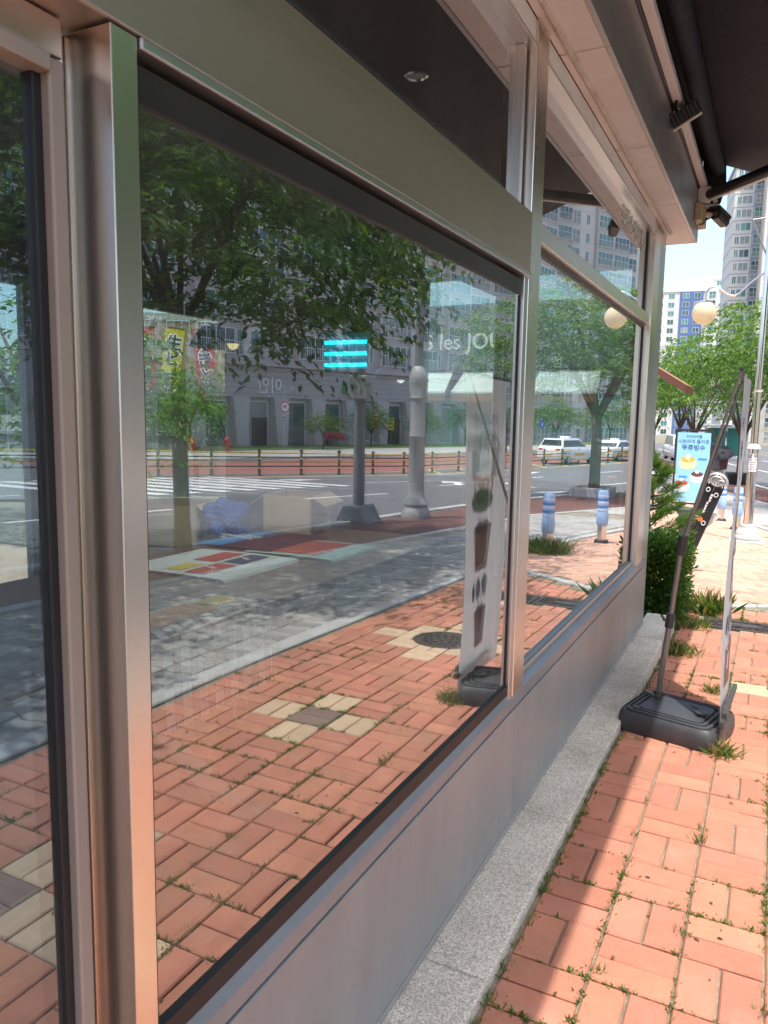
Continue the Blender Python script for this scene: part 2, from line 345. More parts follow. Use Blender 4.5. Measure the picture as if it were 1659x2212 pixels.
for k in range(12):
    y = 34 + k * 2.4; mark([(FN(y) - .8, y), (FN(y) - .8, y + .3), (FN(y + 2) + 1.3, y + 2.3), (FN(y + 2) + 1.3, y + 2.)], m_yellow)
mline(ADD(FN, 1.3), 20, 100, .14, m_yellow)

# ---- bricks: basket weave, 0.22 m units
PU = .22
def brick_mesh(name, lx, ly, mat, h=.05, ch=.005):
    x, y = lx / 2, ly / 2; m = MB()
    m.add([(-x, -y, -h), (x, -y, -h), (x, y, -h), (-x, y, -h), (-x, -y, -ch), (x, -y, -ch), (x, y, -ch), (-x, y, -ch),
           (-x + ch, -y + ch, 0), (x - ch, -y + ch, 0), (x - ch, y - ch, 0), (-x + ch, y - ch, 0)],
          [(8, 9, 10, 11)] + [(4 + k, 4 + (k + 1) % 4, 8 + (k + 1) % 4, 8 + k) for k in range(4)] + [(k, (k + 1) % 4, 4 + (k + 1) % 4, 4 + k) for k in range(4)])
    return m.mesh(name, mat)
yline = lambda x: 7.45 + .72 * (x - .35)
MH = (1.19, 4.98)
units = []
for i in range(-1, 9):
    for j in range(-34, 30):
        units.append((i, j, .31 + PU * i, 2.12 + PU * j))
bricks = []
for i, j, ux, uy in units:
    if uy < -4.5 or uy + .11 > yline(ux) - .06: continue
    kind = 0
    for cj in (-3, 5, 13, 21, -11):
        d = abs(i - 4) + abs(j - cj)
        if cj == 13:
            if d <= 2: kind = 1
        elif cj == -3 and d == 2 and abs(i - 4) != 1: kind = 1
        elif d == 1: kind = 1
        elif d == 0: kind = 2
    for s in (-.5, .5):
        if (i + j) % 2: bx, by, lx, ly = ux, uy + s * .11, .213, .103
        else: bx, by, lx, ly = ux + s * .11, uy, .103, .213
        if bx - lx / 2 < .196:
            nx0 = .196
            if bx + lx / 2 < nx0 + .03: continue
            x1 = bx + lx / 2; bx, lx = (nx0 + x1) / 2, x1 - nx0
        if bx + lx / 2 > K2(by) + .005: continue
        if (bx - MH[0]) ** 2 + (by - MH[1]) ** 2 < .2 ** 2: continue
        if .3 < bx < 1.62 and 6.56 < by < 7.02: continue
        bricks.append((bx, by, lx, ly, kind))
def rank(b):
    dx, dy = b[0] - CAM.x, b[1]; d = dx * dx + dy * dy + 2.4
    vis = (b[1] > 1.75 and b[0] < 1.05) ; dm = (b[0] + CAM.x) ** 2 + dy * dy + 2.4
    return min(d if vis else 1e9, dm * 1.5 if b[1] > .9 else 1e9)
bricks.sort(key=rank)
kmat = [m_brick, m_cream, m_dkbrick]; bmesh_cache = {}
TILT = math.atan(.038)
rest = MB(); rng = random.Random(3)
for n, (bx, by, lx, ly, kind) in enumerate(bricks):
    z = gz(by) + rng.uniform(-.0025, .0015); t = -TILT if by > 3.5 else 0.
    key = (round(lx, 2), round(ly, 2), kind)
    if key not in bmesh_cache: bmesh_cache[key] = brick_mesh('brick', lx, ly, kmat[kind])
    me = bmesh_cache[key]
    eu = Euler((t + rng.uniform(-.008, .008), rng.uniform(-.008, .008), rng.uniform(-.012, .012)))
    if n < 300:
        o = bpy.data.objects.new('brick', me); o.location = (bx, by, z); o.rotation_euler = eu; link(o, pav)
    else:
        mw = Matrix.Translation((bx, by, z)) @ eu.to_matrix().to_4x4(); tn = rng.random()
        rest.add([mw @ v.co for v in me.vertices], [tuple(p.vertices) for p in me.polygons], kind, tn)
tag(rest.build('brick_field', kmat, pav, tone=True, fixn=False), kind='stuff')
# ---- pale bricks of the plaza beyond the cross strip, laid askew
plz = bpy.data.objects['plaza_pavement']; m = MB(); ang = R_(-32); ca, sa = math.cos(ang), math.sin(ang)
bm_ = brick_mesh('pale', .226, .106, m_brickB); bv = [v.co.copy() for v in bm_.vertices]; bf = [tuple(p.vertices) for p in bm_.polygons]
cand = []
for r in range(-110, 130):
    for q in range(-60, 70):
        px_, py_ = (q + .5 * (r % 2)) * .232, r * .112
        X, Y = 0 + px_ * ca - py_ * sa, 11 + px_ * sa + py_ * ca
        if Y > 17.5 or X > K2(Y) - .08 or X < -3.2 - (Y - 7) * .25 or Y < max(yline(X), 6.5) + .16: continue
        if X < .15 and Y < 6.9: continue
        cand.append((X, Y))
cand.sort(key=lambda p: (p[0] - CAM.x) ** 2 + p[1] ** 2 + (0 if -2.2 < p[0] < 1.1 else 40))
for n, (X, Y) in enumerate(cand):
    eu = Euler((-TILT, 0, ang)); z = gz(Y) + rng.uniform(-.003, .002)
    if n < 300:
        o = bpy.data.objects.new('paving_brick', bm_); o.location = (X, Y, z); o.rotation_euler = eu; link(o, plz)
    else:
        mw = Matrix.Translation((X, Y, z)) @ eu.to_matrix().to_4x4(); m.add([mw @ v for v in bv], bf, 0, rng.random())
tag(m.build('paving_brick_field', m_brickB, plz, tone=True, fixn=False), kind='stuff')
# ---- kerbs: stones end to end
def kerb(name, f, y0, y1, wd, ln, top, label_kind='structure', drop=.2):
    root = bpy.data.objects.new(name, None); link(root); root['kind'] = 'structure'
    y = y0
    while y < y1:
        b = min(y + ln, y1) - .006; m = MB(); za, zb = gz(y) + top, gz(b) + top; a0, b0 = f(y), f(b); c = .008
        P = [(a0, y), (a0 + wd, y), (b0 + wd, b), (b0, b)]; Q = [(a0 + c, y + c), (a0 + wd - c, y + c), (b0 + wd - c, b - c), (b0 + c, b - c)]
        Z = [za, za, zb, zb]
        m.add([(p[0], p[1], z - drop) for p, z in zip(P, Z)] + [(p[0], p[1], z - c) for p, z in zip(P, Z)] + [(q[0], q[1], z) for q, z in zip(Q, Z)],
              [(8, 9, 10, 11)] + [(4 + k, 4 + (k + 1) % 4, 8 + (k + 1) % 4, 8 + k) for k in range(4)] + [(k, (k + 1) % 4, 4 + (k + 1) % 4, 4 + k) for k in range(4)])
        m.build('kerb_stone', m_kerb, root, fixn=False); y += ln
    return root
kerb('pavement_edging', ADD(K2, .004), -4, 30, .142, .9, .008)
kerb('walkway_edging', ADD(K1, .004), -4, 40, .142, .9, .008)
kerb('road_kerb', ADD(K0, -.16), -10, 60, .2, 1., .03)
kerb('opposite_kerb', ADD(FN, 12.9), 5, 100, .2, 2., .06)
cs = bpy.data.objects.new('cross_edging', None); link(cs); cs['kind'] = 'structure'
for k in range(5):
    x0, x1 = -.35 + k * .55, -.35 + (k + 1) * .55 - .006
    if x1 > 2.0: x1 = 1.99
    m = MB(); P = [(x0, yline(x0) - .01), (x1, yline(x1) - .01), (x1, yline(x1) + .13), (x0, yline(x0) + .13)]
    m.prism([(a, b, gz(b) - .08) for a, b in P], (0, 0, .084)); m.build('kerb_stone', m_kerb, cs, bevel=.005)
# ---- grey wavy pavers
def spaver():
    n = 6; m = MB(); L, Wd, A = .219, .104, .018; top = []
    for k in range(n + 1): top.append((-L / 2 + L * k / n, -Wd / 2 + A * math.sin(2 * math.pi * k / n)))
    for k in range(n, -1, -1): top.append((-L / 2 + L * k / n, Wd / 2 + A * math.sin(2 * math.pi * k / n)))
    N = len(top); ins = [(x * .935, (y - (A * math.sin(2 * math.pi * (x + L / 2) / L))) * .86 + A * math.sin(2 * math.pi * (x + L / 2) / L)) for x, y in top]
    m.add([(x, y, -.03) for x, y in top] + [(x, y, -.005) for x, y in top] + [(x, y, 0) for x, y in ins],
          [tuple(range(2 * N, 3 * N))] + [(N + k, N + (k + 1) % N, 2 * N + (k + 1) % N, 2 * N + k) for k in range(N)] + [(k, (k + 1) % N, N + (k + 1) % N, N + k) for k in range(N)])
    return m.mesh('paver', m_spaver)
sp = spaver(); sv = [v.co.copy() for v in sp.vertices]; sf = [tuple(p.vertices) for p in sp.polygons]
cand = []
for a in range(0, 24):
    for b in range(-10, 140):
        Y = b * .113 + .056; X = 2.0 + .15 + .114 + a * .2265
        X += sh(Y) * .8
        if X - .112 > K2(Y) + .13 and X + .112 < K1(Y) + .02: cand.append((X, Y))
cand.sort(key=lambda p: (p[0] + CAM.x) ** 2 + p[1] ** 2 + (0 if p[1] > .7 * p[0] else 30))
m = MB()
for n, (X, Y) in enumerate(cand):
    z = gz(Y) + rng.uniform(-.003, .002); eu = Euler((-TILT if Y > 3.5 else 0, rng.uniform(-.01, .01), 0))
    if n < 300: o = bpy.data.objects.new('paver', sp); o.location = (X, Y, z); o.rotation_euler = eu; link(o, cyc)
    else:
        mw = Matrix.Translation((X, Y, z)) @ eu.to_matrix().to_4x4(); m.add([mw @ v for v in sv], sf, 0, rng.random())
tag(m.build('paver_field', m_spaver, cyc, tone=True, fixn=False), kind='stuff')
# ---- covers in the paving
mc = thing('manhole_cover', 'round cast iron manhole cover ringed by cream bricks, seen reflected in the window', 'manhole cover', (MH[0], MH[1], gz(MH[1])))
m = MB(); m.lathe([(.0, -.03), (.235, -.03), (.235, .002), (.225, .006), (.2, .006), (.198, .001), (.0, .001)], 36, (MH[0], MH[1], gz(MH[1])))
o = m.build('frame', m_iron, mc, smooth=True); o.rotation_euler.x = -TILT
m = MB()
for r in (.05, .1, .15):
    for k in range(int(r * 110)):
        a = 2 * math.pi * k / int(r * 110); m.obox((MH[0] + r * math.cos(a), MH[1] + r * math.sin(a), gz(MH[1]) + .004), (.024, .018, .006), Matrix.Rotation(a, 3, 'Z'))
o = m.build('raised_studs', m_iron, mc); o.rotation_euler.x = -TILT; o['kind'] = 'stuff'
for k, lab in ((0, 'ornate dark iron drain cover nearer the shop wall, beyond the banner stand'), (1, 'ornate dark iron drain cover farther from the shop wall, beside the other cover')):
    cx0 = .66 + k * .625; cy0 = 6.79; gc = thing('drain_cover', lab, 'drain cover', (cx0, cy0, gz(cy0)), 'iron drain covers in the pavement')
    m = MB(); m.obox((cx0, cy0, gz(cy0) - .012), (.61, .36, .03)); m.obox((cx0, cy0 - .165, gz(cy0) + .004), (.61, .03, .008)); m.obox((cx0, cy0 + .165, gz(cy0) + .004), (.61, .03, .008))
    m.obox((cx0 - .29, cy0, gz(cy0) + .004), (.03, .30, .008)); m.obox((cx0 + .29, cy0, gz(cy0) + .004), (.03, .30, .008))
    o = m.build('plate', m_iron, gc, bevel=.003); o.rotation_euler.x = -TILT
    m = MB()
    for q in range(150):
        x, y = rng.uniform(-.27, .27), rng.uniform(-.14, .14)
        if (x / .16) ** 2 + (y / .07) ** 2 < 1.15: continue
        m.obox((cx0 + x, cy0 + y, gz(cy0) + .006), (.05, .008, .008), Matrix.Rotation(rng.choice((.6, -.7, 2.2, .1)) + rng.uniform(-.3, .3), 3, 'Z'))
    o = m.build('leaf_relief', m_iron, gc); o['kind'] = 'stuff'; o.rotation_euler.x = -TILT
    m = MB(); m.add([(cx0 + .15 * math.cos(a), cy0 + .062 * math.sin(a), gz(cy0) + h) for h in (.002, .011) for a in [2 * math.pi * q / 24 for q in range(24)]], [tuple(range(24, 48))] + [(q, (q + 1) % 24, 24 + (q + 1) % 24, 24 + q) for q in range(24)])
    o = m.build('oval_boss', m_iron, gc); o.rotation_euler.x = -TILT
# ---- granite step slabs along the shop wall
stp = bpy.data.objects.new('granite_step', None); link(stp); stp['kind'] = 'structure'
ys_ = [-1.5, -.3, .9, 1.83, 2.77, 3.7, 4.62, 5.5, 6.22]
for a, b in zip(ys_, ys_[1:]):
    m = MB(); m.box(-.02, .188, a + .002, b - .002, -.25, .03); m.build('slab', m_gran, stp, bevel=.006)
# ================================================================== SHOP
m_steel = M('brushed_steel', (.78, .72, .655), .27, 1., var=.03, scale=.7, stain=(.46, .41, .36), stscale=1.1, stamt=.25)
m_steelh = M('brushed_steel_beam', (.55, .45, .385), .45, 1., var=.06, scale=1.2, aniso=(3, .7, 5), stain=(.26, .24, .21), stscale=1.3, stamt=.4)
m_alu = M('aluminium_trim', (.62, .61, .6), .36, 1., var=.04, scale=1, stain=(.46, .43, .4), stscale=2, stamt=.25)
m_panel = M('weathered_grey_panel', (.295, .318, .325), .45, .25, var=.12, scale=1.6, aniso=(1, 2.6, .5), bump=.03, bscale=8, stain=(.40, .375, .365), stscale=1.4, stamt=.5, wst=[((.22, .21, .20), 1.1, .52, .70, .45), ((.44, .42, .40), 4.5, .58, .72, .4)])
m_sill = M('sill_blue_grey', (.27, .30, .33), .38, .4, var=.08, scale=4, stain=(.2, .21, .22), stscale=3, stamt=.4)
m_black = M('black_rubber', (.012, .012, .014), .5, var=.2, scale=8)
m_dark = M('dark_frame', (.035, .033, .033), .4, .3, var=.2, scale=6)
m_cream = M('cream_metal', (.82, .78, .74), .5, 0., var=.06, scale=2.5, stain=(.56, .48, .41), stscale=2.0, stamt=.4)
m_bead = M('cream_sealant', (.62, .54, .46), .6, var=.12, scale=12, stain=(.3, .22, .15), stscale=9, stamt=.6)
m_fascia = M('fascia_metal', (.42, .41, .40), .36, .6, var=.08, scale=3, aniso=(1, 1, 3), stain=(.16, .15, .145), stscale=2.5, stamt=.4)
m_cloth = M('black_canvas', (.008, .0085, .018), .75, var=.25, scale=5, bump=.35, bscale=18)
m_inwall = M('dark_plaster', (.05, .048, .046), .8, var=.15, scale=3)
m_ceil = M('charcoal_ceiling', (.018, .017, .019), .7, var=.2, scale=3)
m_floor = M('dark_floor', (.055, .045, .038), .5, var=.25, scale=3)
m_wood = M('table_wood', (.12, .075, .045), .5, var=.25, scale=3, aniso=(1, 8, 1))
g_out = glass_mat('coated_glass', (.80, .86, .85), .27, 3., dust=.03); g_door = glass_mat('door_glass', (.62, .74, .84), .22, 4., dust=.05, refl=(.80, .90, 1))
g_in = glass_mat('inner_glass', (.88, .92, .90), .14, 4.)
g_far = glass_mat('clear_glass', (.90, .96, .94), .05, 5.)
g_clear = clear_mat('glass_body', (.97, .985, .98))

shop = thing('bakery_shop', 'shopfront with steel framed mirror-like windows above a weathered grey metal panel wall', 'shop', (0, 3, 0))
def bx(name, mat, *dims, parent=shop, bevel=.003):
    m = MB(); m.box(*dims); return m.build(name, mat, parent, bevel=bevel)
def pane(parent, x, y0, y1, z0, z1, mat=None, th=.006, name='pane', ang=0., tx=0.):
    """thin glass plate in the x plane: reflective outer face, clear body"""
    m = MB(); yc, zc = (y0 + y1) / 2, (z0 + z1) / 2
    P = lambda y, z, d: (x + d + (y - yc) * ang + (z - zc) * tx, y, z)
    vs = [P(y0, z0, 0), P(y1, z0, 0), P(y1, z1, 0), P(y0, z1, 0), P(y0, z0, -th), P(y1, z0, -th), P(y1, z1, -th), P(y0, z1, -th)]
    m.add(vs, [(0, 1, 2, 3)], 0); m.add(vs, [(7, 6, 5, 4), (0, 4, 5, 1), (2, 6, 7, 3), (1, 5, 6, 2), (0, 3, 7, 4)], 1)
    return m.build(name, [mat or g_out, g_clear], parent, fixn=False)
# lower wall: panels, groove, sill
bx('wall_panel', m_panel, -.10, 0, .797, 2.634, .034, .484); bx('wall_panel', m_panel, -.10, 0, 2.638, 4.1, .034, .484)
bx('wall_panel', m_panel, -.10, 0, 4.103, 5.86, .034, .484); bx('groove', m_black, -.1, -.012, .797, 5.86, .482, .497, bevel=0)
m = MB(); m.prism([(.001, .797, .495), (.001, .797, .535), (-.012, .797, .556), (-.12, .797, .556), (-.12, .797, .495)], (0, 1.836, 0)); m.build('sill', m_sill, shop, bevel=.003)
m = MB(); m.prism([(.001, 2.636, .495), (.001, 2.636, .545), (-.028, 2.636, .553), (-.028, 2.636, .566), (-.15, 2.636, .566), (-.15, 2.636, .495)], (0, 3.222, 0)); m.build('sill', m_sill, shop, bevel=.003)
for xx in (-.029, -.038, -.045):
    bx('sill_track', m_alu, xx - .004, xx, 2.725, 5.358, .5665, .584, bevel=.001)
bx('plinth_strip', m_alu, -.05, .004, .797, 5.86, .028, .048, bevel=.002)
# posts
p1 = bx('post', m_steel, -.088, 0, .752, .797, 0, 2.03, bevel=.0015); p1['label'] = 'brushed steel corner post with a bright face'
bx('post', m_steel, -.12, -.002, 2.593, 2.722, .54, 2.84, bevel=.004)
bx('post_trim', m_alu, -.06, -.004, 2.551, 2.592, .54, 2.03, bevel=.003)
bx('post_trim', m_alu, -.07, -.02, 2.7225, 2.736, .585, 2.76, bevel=.002)
bx('post', m_steel, -.14, -.002, 5.372, 5.62, .545, 2.84, bevel=.004); bx('post_trim', m_alu, -.07, -.03, 5.359, 5.371, .585, 2.76, bevel=.002)
bx('corner_post', m_alu, -.12, -.006, 5.622, 5.90, .03, 2.84, bevel=.004)
# beam, head frame, transom, top frame
bx('beam', m_steelh, -.10, 0, -1.6, 2.59, 2.034, 2.23, bevel=.004)
bx('beam_lip', m_alu, -.05, .006, .80, 2.59, 2.016, 2.032, bevel=.003); bx('head_frame', m_dark, -.11, -.014, .80, 2.543, 1.955, 2.006, bevel=.003)
bx('transom', m_steel, -.12, -.012, 2.737, 5.37, 2.165, 2.23, bevel=.004)
bx('top_frame', m_cream, -.11, -.012, -1.6, 5.9, 2.757, 2.838, bevel=.004); bx('top_bead', m_alu, -.06, -.004, -1.6, 5.9, 2.745, 2.756, bevel=.002)
# window one: double glazed pane below, single pane above
w1 = MB(); w1.box(-.06, -.014, .80, .812, .557, 1.954); w1.box(-.03, -.016, 2.543, 2.549, .585, 1.954); w1.box(-.06, -.011, .8125, 2.549, .557, .594)
w1 = w1.build('window', m_black, shop); pane(w1, -.02, .81, 2.55, .575, 1.965); pane(w1, -.041, .81, 2.55, .575, 1.965, g_in, ang=.0030, tx=-.004)
w1u = MB(); w1u.box(-.09, -.035, 2.54, 2.574, 2.232, 2.744); w1u.box(-.09, -.035, .80, 2.53, 2.232, 2.246); w1u = w1u.build('window', m_alu, shop); pane(w1u, -.05, -1.5, 2.545, 2.24, 2.75)
w2 = MB(); w2.box(-.07, -.042, 5.35, 5.358, .585, 2.16); w2.box(-.08, -.042, 2.737, 5.349, 2.145, 2.164); w2 = w2.build('window', m_dark, shop)
pane(w2, -.05, 2.73, 5.355, .575, 2.155); pane(w2, -.071, 2.73, 5.355, .575, 2.155, g_in, ang=-.002, tx=.003)
w2u = MB(); w2u.box(-.08, -.042, 5.33, 5.358, 2.232, 2.744); w2u = w2u.build('window', m_dark, shop); pane(w2u, -.05, 2.73, 5.355, 2.235, 2.75)
lt = text('lettering', '프랑스제과점', .135, M('letter_white', (.75, .72, .68), .5), shop, (-.0465, 4.8, 2.65), (1, 0, 0), .001, sx=1.0)
# door-side pane at the left
door = bx('door', m_black, -.094, -.07, .690, .704, .02, 1.975, bevel=.002)
bx('stile', M('stile_tan', (.36, .295, .25), .5, .2, var=.06), -.10, -.056, .7045, .728, .02, 1.982, parent=door); bx('stile', m_alu, -.10, -.075, .7285, .7395, .02, 2.03, parent=door)
bx('jamb', m_steel, -.12, -.082, .7398, .751, 0, 2.03, bevel=.003); bx('door_header', m_steelh, -.11, -.056, -1.6, .7275, 1.985, 2.032, bevel=.003); bx('header_lip', MATS['stile_tan'], -.10, -.05, -1.6, .704, 1.962, 1.984, bevel=.003)
pane(door, -.08, -1.5, .695, .03, 1.965, g_door); pane(door, -.1, -1.5, .695, .03, 1.965, g_in, ang=.004)
# soffit and fascia panels, roof block
pj = [-1.48, -.385, .71, 1.8, 2.89, 3.98, 5.07, 6.21]
for a, b in zip(pj, pj[1:]):
    bx('soffit_panel', m_cream, -.012 if b < 6 else -.14, .148, a + .005, b - .005, 2.84, 2.862, bevel=.002)
    bx('fascia_panel', m_fascia, .149, .168, a + .002, b - .002, 2.838, 3.5, bevel=.002)
bx('joint_backing', m_black, -.01, .147, -1.48, 6.2, 2.855, 2.87, bevel=0)
m = MB(); m.tube([(.034, -1.4 + k * .36, 2.834 + .0015 * math.sin(k * 2.1)) for k in range(21)], [.012 + .002 * math.sin(k * 1.7) for k in range(21)], 8); m.build('sealant_bead', m_bead, shop, smooth=True)
bx('roof', m_inwall, -4.4, .147, -1.6, 6.2, 2.871, 3.5, bevel=0); bx('end_fascia', m_fascia, -4.4, .168, 6.201, 6.222, 2.84, 3.5, bevel=.002)
bx('inner_sill', m_inwall, -.4, -.105, .8, 5.36, .505, .572, bevel=0); bx('inner_sill', m_inwall, -.104, -.062, .8, 2.55, .5562, .572, bevel=0)
# interior shell
bx('floor', m_floor, -4.0, -.14, -1.6, 6.09, -.05, 0.01, bevel=0); bx('ceiling', m_ceil, -4.0, -.12, -1.6, 6.09, 2.80, 2.868, bevel=0)
bx('side_wall', m_inwall, -4.1, -.1, -1.75, -1.61, 0, 2.868, bevel=0)
bx('end_wall', m_inwall, -4.1, -1.95, 6.1, 6.19, -.3, 2.868, bevel=0); bx('end_wall', m_inwall, -1.95, -.14, 5.81, 5.895, -.3, .97, bevel=0)
ew = MB(); ew.box(-1.949, -1.9, 5.83, 5.88, .971, 2.8); ew.box(-.2, -.145, 5.83, 5.88, .971, 2.8); ew.box(-1.899, -.201, 5.83, 5.88, .971, 1.01); ew.box(-1.899, -.201, 5.83, 5.88, 2.62, 2.8)
ew = ew.build('window', m_dark, shop)
def ypane(parent, y, x0, x1, z0, z1):
    m = MB(); m.box(x0, x1, y, y + .006, z0, z1); return m.build('pane', g_far, parent)
ypane(ew, 5.85, -1.9, -.2, 1.01, 2.62)
bx('back_wall', m_inwall, -4.12, -4.01, -1.6, 6.09, -.1, .25, bevel=0); bx('back_wall', m_inwall, -4.12, -4.01, -1.6, 6.09, 2.46, 2.868, bevel=0)
ys_b = [-1.6, .2, 1.9, 3.78, 4.7, 6.09]
for a, b in zip(ys_b, ys_b[1:]):
    w_ = MB(); w_.box(-4.1, -4.03, a, a + .09, .251, 2.459); w_.box(-4.1, -4.03, a + .091, b - .001, 2.41, 2.459); w_.box(-4.1, -4.03, a + .091, b - .001, .251, .29); w_ = w_.build('window', M('frame_blue_grey', (.22, .26, .28), .5, .2), shop)
    m = MB(); m.box(-4.07, -4.064, a + .09, b, .29, 2.41); m.build('pane', g_far, w_)
# ---- awning
aw = thing('shop_awning', 'black canvas awning with folding arm and cream frame above the shopfront', 'awning', (.2, 3, 3.2))
m = MB(); ys = [-3 + 9.2 * k / 46 for k in range(47)]; prof = [(.25, 3.385), (.5, 3.29), (.7, 3.215), (.82, 3.17), (.92, 3.13)]
for a, b in zip(ys, ys[1:]):
    for (x0, z0), (x1, z1) in zip(prof, prof[1:]):
        sg = lambda x, y: -.02 * abs(math.sin((y + 3) * math.pi / 3.07)) * math.sin((x - .25) / .67 * math.pi)
        for d in (0, .006): m.quad((x0, a, z0 + sg(x0, a) + d), (x1, a, z1 + sg(x1, a) + d), (x1, b, z1 + sg(x1, b) + d), (x0, b, z0 + sg(x0, b) + d))
m.build('canopy', m_cloth, aw, smooth=True, fixn=False)
m = MB(); m.tube([(.275, -3, 3.325), (.275, 1.5, 3.322), (.275, 4, 3.326), (.275, 6.16, 3.325)], .052, 16); m.build('roller', m_cloth, aw, smooth=True)
m = MB(); m.box(.178, .222, -3, 6.12, 3.185, 3.225); m.build('torsion_bar', m_cream, aw, bevel=.004)
m = MB(); m.box(.169, .275, -3, 6.15, 3.388, 3.44); m.box(.169, .177, -3, 6.15, 3.17, 3.387); m.box(.1775, .3, 6.155, 6.17, 3.16, 3.4); m.build('back_rail', m_dark, aw, bevel=.003)
m = MB(); m.box(.905, .955, -3, 6.2, 3.07, 3.12); m.build('front_bar', m_cream, aw, bevel=.006)
m = MB(); m.tube([(.24, 6.06, 3.13), (.78, 5.25, 3.07)], .036, 12); m.tube([(.78, 5.25, 3.07), (.91, 6.0, 3.08)], .03, 10); m.build('folding_arm', m_dark, aw, smooth=True)
m = MB(); m.obox((.51, 5.645, 3.062), (.95, .03, .012), Matrix.Rotation(math.atan2(-.81, .54), 3, 'Z') @ Matrix.Rotation(.06, 3, 'Y')); m.build('arm_strip', m_cream, aw)
m = MB()
m.box(.17, .25, 6.03, 6.09, 3.08, 3.183); m.box(.18, .235, 6.095, 6.15, 3.10, 3.17); m.obox((.25, 6.12, 3.065), (.11, .035, .025)); m.obox((.215, 6.13, 3.02), (.12, .02, .02), Matrix.Rotation(.2, 3, 'Y')); m.obox((.27, 6.11, 3.13), (.03, .02, .09), Matrix.Rotation(-.3, 3, 'Y'))
m.build('wall_bracket', m_cream, aw, bevel=.003)
m = MB(); m.prism([(.16, 6.18, 3.36), (.33, 6.18, 3.36), (.34, 6.18, 3.22), (.31, 6.18, 3.1), (.25, 6.18, 3.0), (.2, 6.18, 2.975), (.165, 6.18, 2.98)], (0, .02, 0)); m.build('end_cap', m_black, aw, bevel=.004)
# ---- flood lamp on the awning frame
fl = thing('flood_lamp', 'small black flood lamp with cream front clamped under the awning frame', 'flood lamp', (.24, 4.5, 3.14))
rt = Matrix.Rotation(R_(-28), 3, 'Y') @ Matrix.Rotation(R_(20), 3, 'X')
m = MB(); m.obox((.235, 4.47, 3.135), (.15, .10, .07), rt)
for k in range(8): m.obox(Vector((.235, 4.47, 3.135)) + rt @ Vector((-.07 + .02 * k, -.055, .0)), (.006, .02, .07), rt)
m.build('housing', m_black, fl, bevel=.004)
m = MB(); m.obox(Vector((.235, 4.47, 3.135)) + rt @ Vector((0, .056, -.005)), (.155, .012, .085), rt); fr = m.build('front_frame', m_cream, fl, bevel=.003)
m = MB(); m.obox(Vector((.235, 4.47, 3.135)) + rt @ Vector((0, .001, -.0385)), (.13, .085, .006), rt); m.build('lens', M('lamp_lens', (.62, .56, .46), .15, var=.15, scale=20), fl)
m = MB(); m.tube([(.2, 4.4, 3.19), (.19, 4.43, 3.16), (.2, 4.46, 3.15)], .008, 6); m.tube([(.25, 4.38, 3.2), (.27, 4.4, 3.16), (.24, 4.42, 3.17), (.23, 4.45, 3.15)], .004, 6); m.build('bracket', m_black, fl)
# ---- security camera with its junction box at the fascia end
cc = thing('security_camera', 'dark bullet security camera on a cream junction box at the end of the fascia', 'camera', (.2, 6.25, 3.0))
m = MB(); m.box(.169, .215, 5.88, 6.03, 2.925, 3.045); m.box(.169, .225, 6.032, 6.17, 2.92, 3.05); m.build('junction_box', M('aged_cream_plastic', (.52, .40, .24), .5, var=.1, scale=5), cc, bevel=.006)
m = MB(); m.tube([(.222, 6.08, 3.0), (.25, 6.09, 3.0), (.262, 6.10, 3.002)], [.022, .02, .013], 12); m.tube([(.262, 6.1, 3.002), (.29, 6.12, 3.0)], .012, 10); m.build('mount', m_bead, cc, smooth=True)
m = MB(); rt = Matrix.Rotation(R_(-22), 3, 'Z') @ Matrix.Rotation(R_(-14), 3, 'X')
bp = [(-.036, -.016), (-.024, -.034), (.024, -.034), (.036, -.016), (.036, .026), (.024, .036), (-.024, .036), (-.036, .026)]
cc0 = Vector((.315, 6.15, 2.985)); m.prism([cc0 + rt @ Vector((a, -.07, b)) for a, b in bp], rt @ Vector((0, .15, 0))); m.build('body', M('camera_brown', (.045, .038, .036), .35, .2), cc, bevel=.004)
m = MB(); m.obox(cc0 + rt @ Vector((0, -.01, .041)), (.082, .185, .006), rt); m.obox(cc0 + rt @ Vector((.04, -.01, .03)), (.005, .18, .022), rt); m.obox(cc0 + rt @ Vector((-.04, -.01, .03)), (.005, .18, .022), rt); m.build('hood', M('camera_hood', (.05, .043, .04), .4, .2), cc, bevel=.002)
m = MB(); m.lathe([(0, 0), (.017, 0), (.017, .006), (.011, .008), (0, .008)], 16, cc0 + rt @ Vector((0, -.07, -.002)), 0, rt @ Matrix.Rotation(R_(90), 3, 'X')); m.build('lens', M('lens_glass', (.12, .12, .13), .1), cc, smooth=True)
m = MB(); m.tube([(.225, 6.1, 3.03), (.228, 6.08, 2.97), (.22, 6.03, 2.93), (.2, 5.99, 2.918)], .005, 6); m.build('cable', m_black, cc)
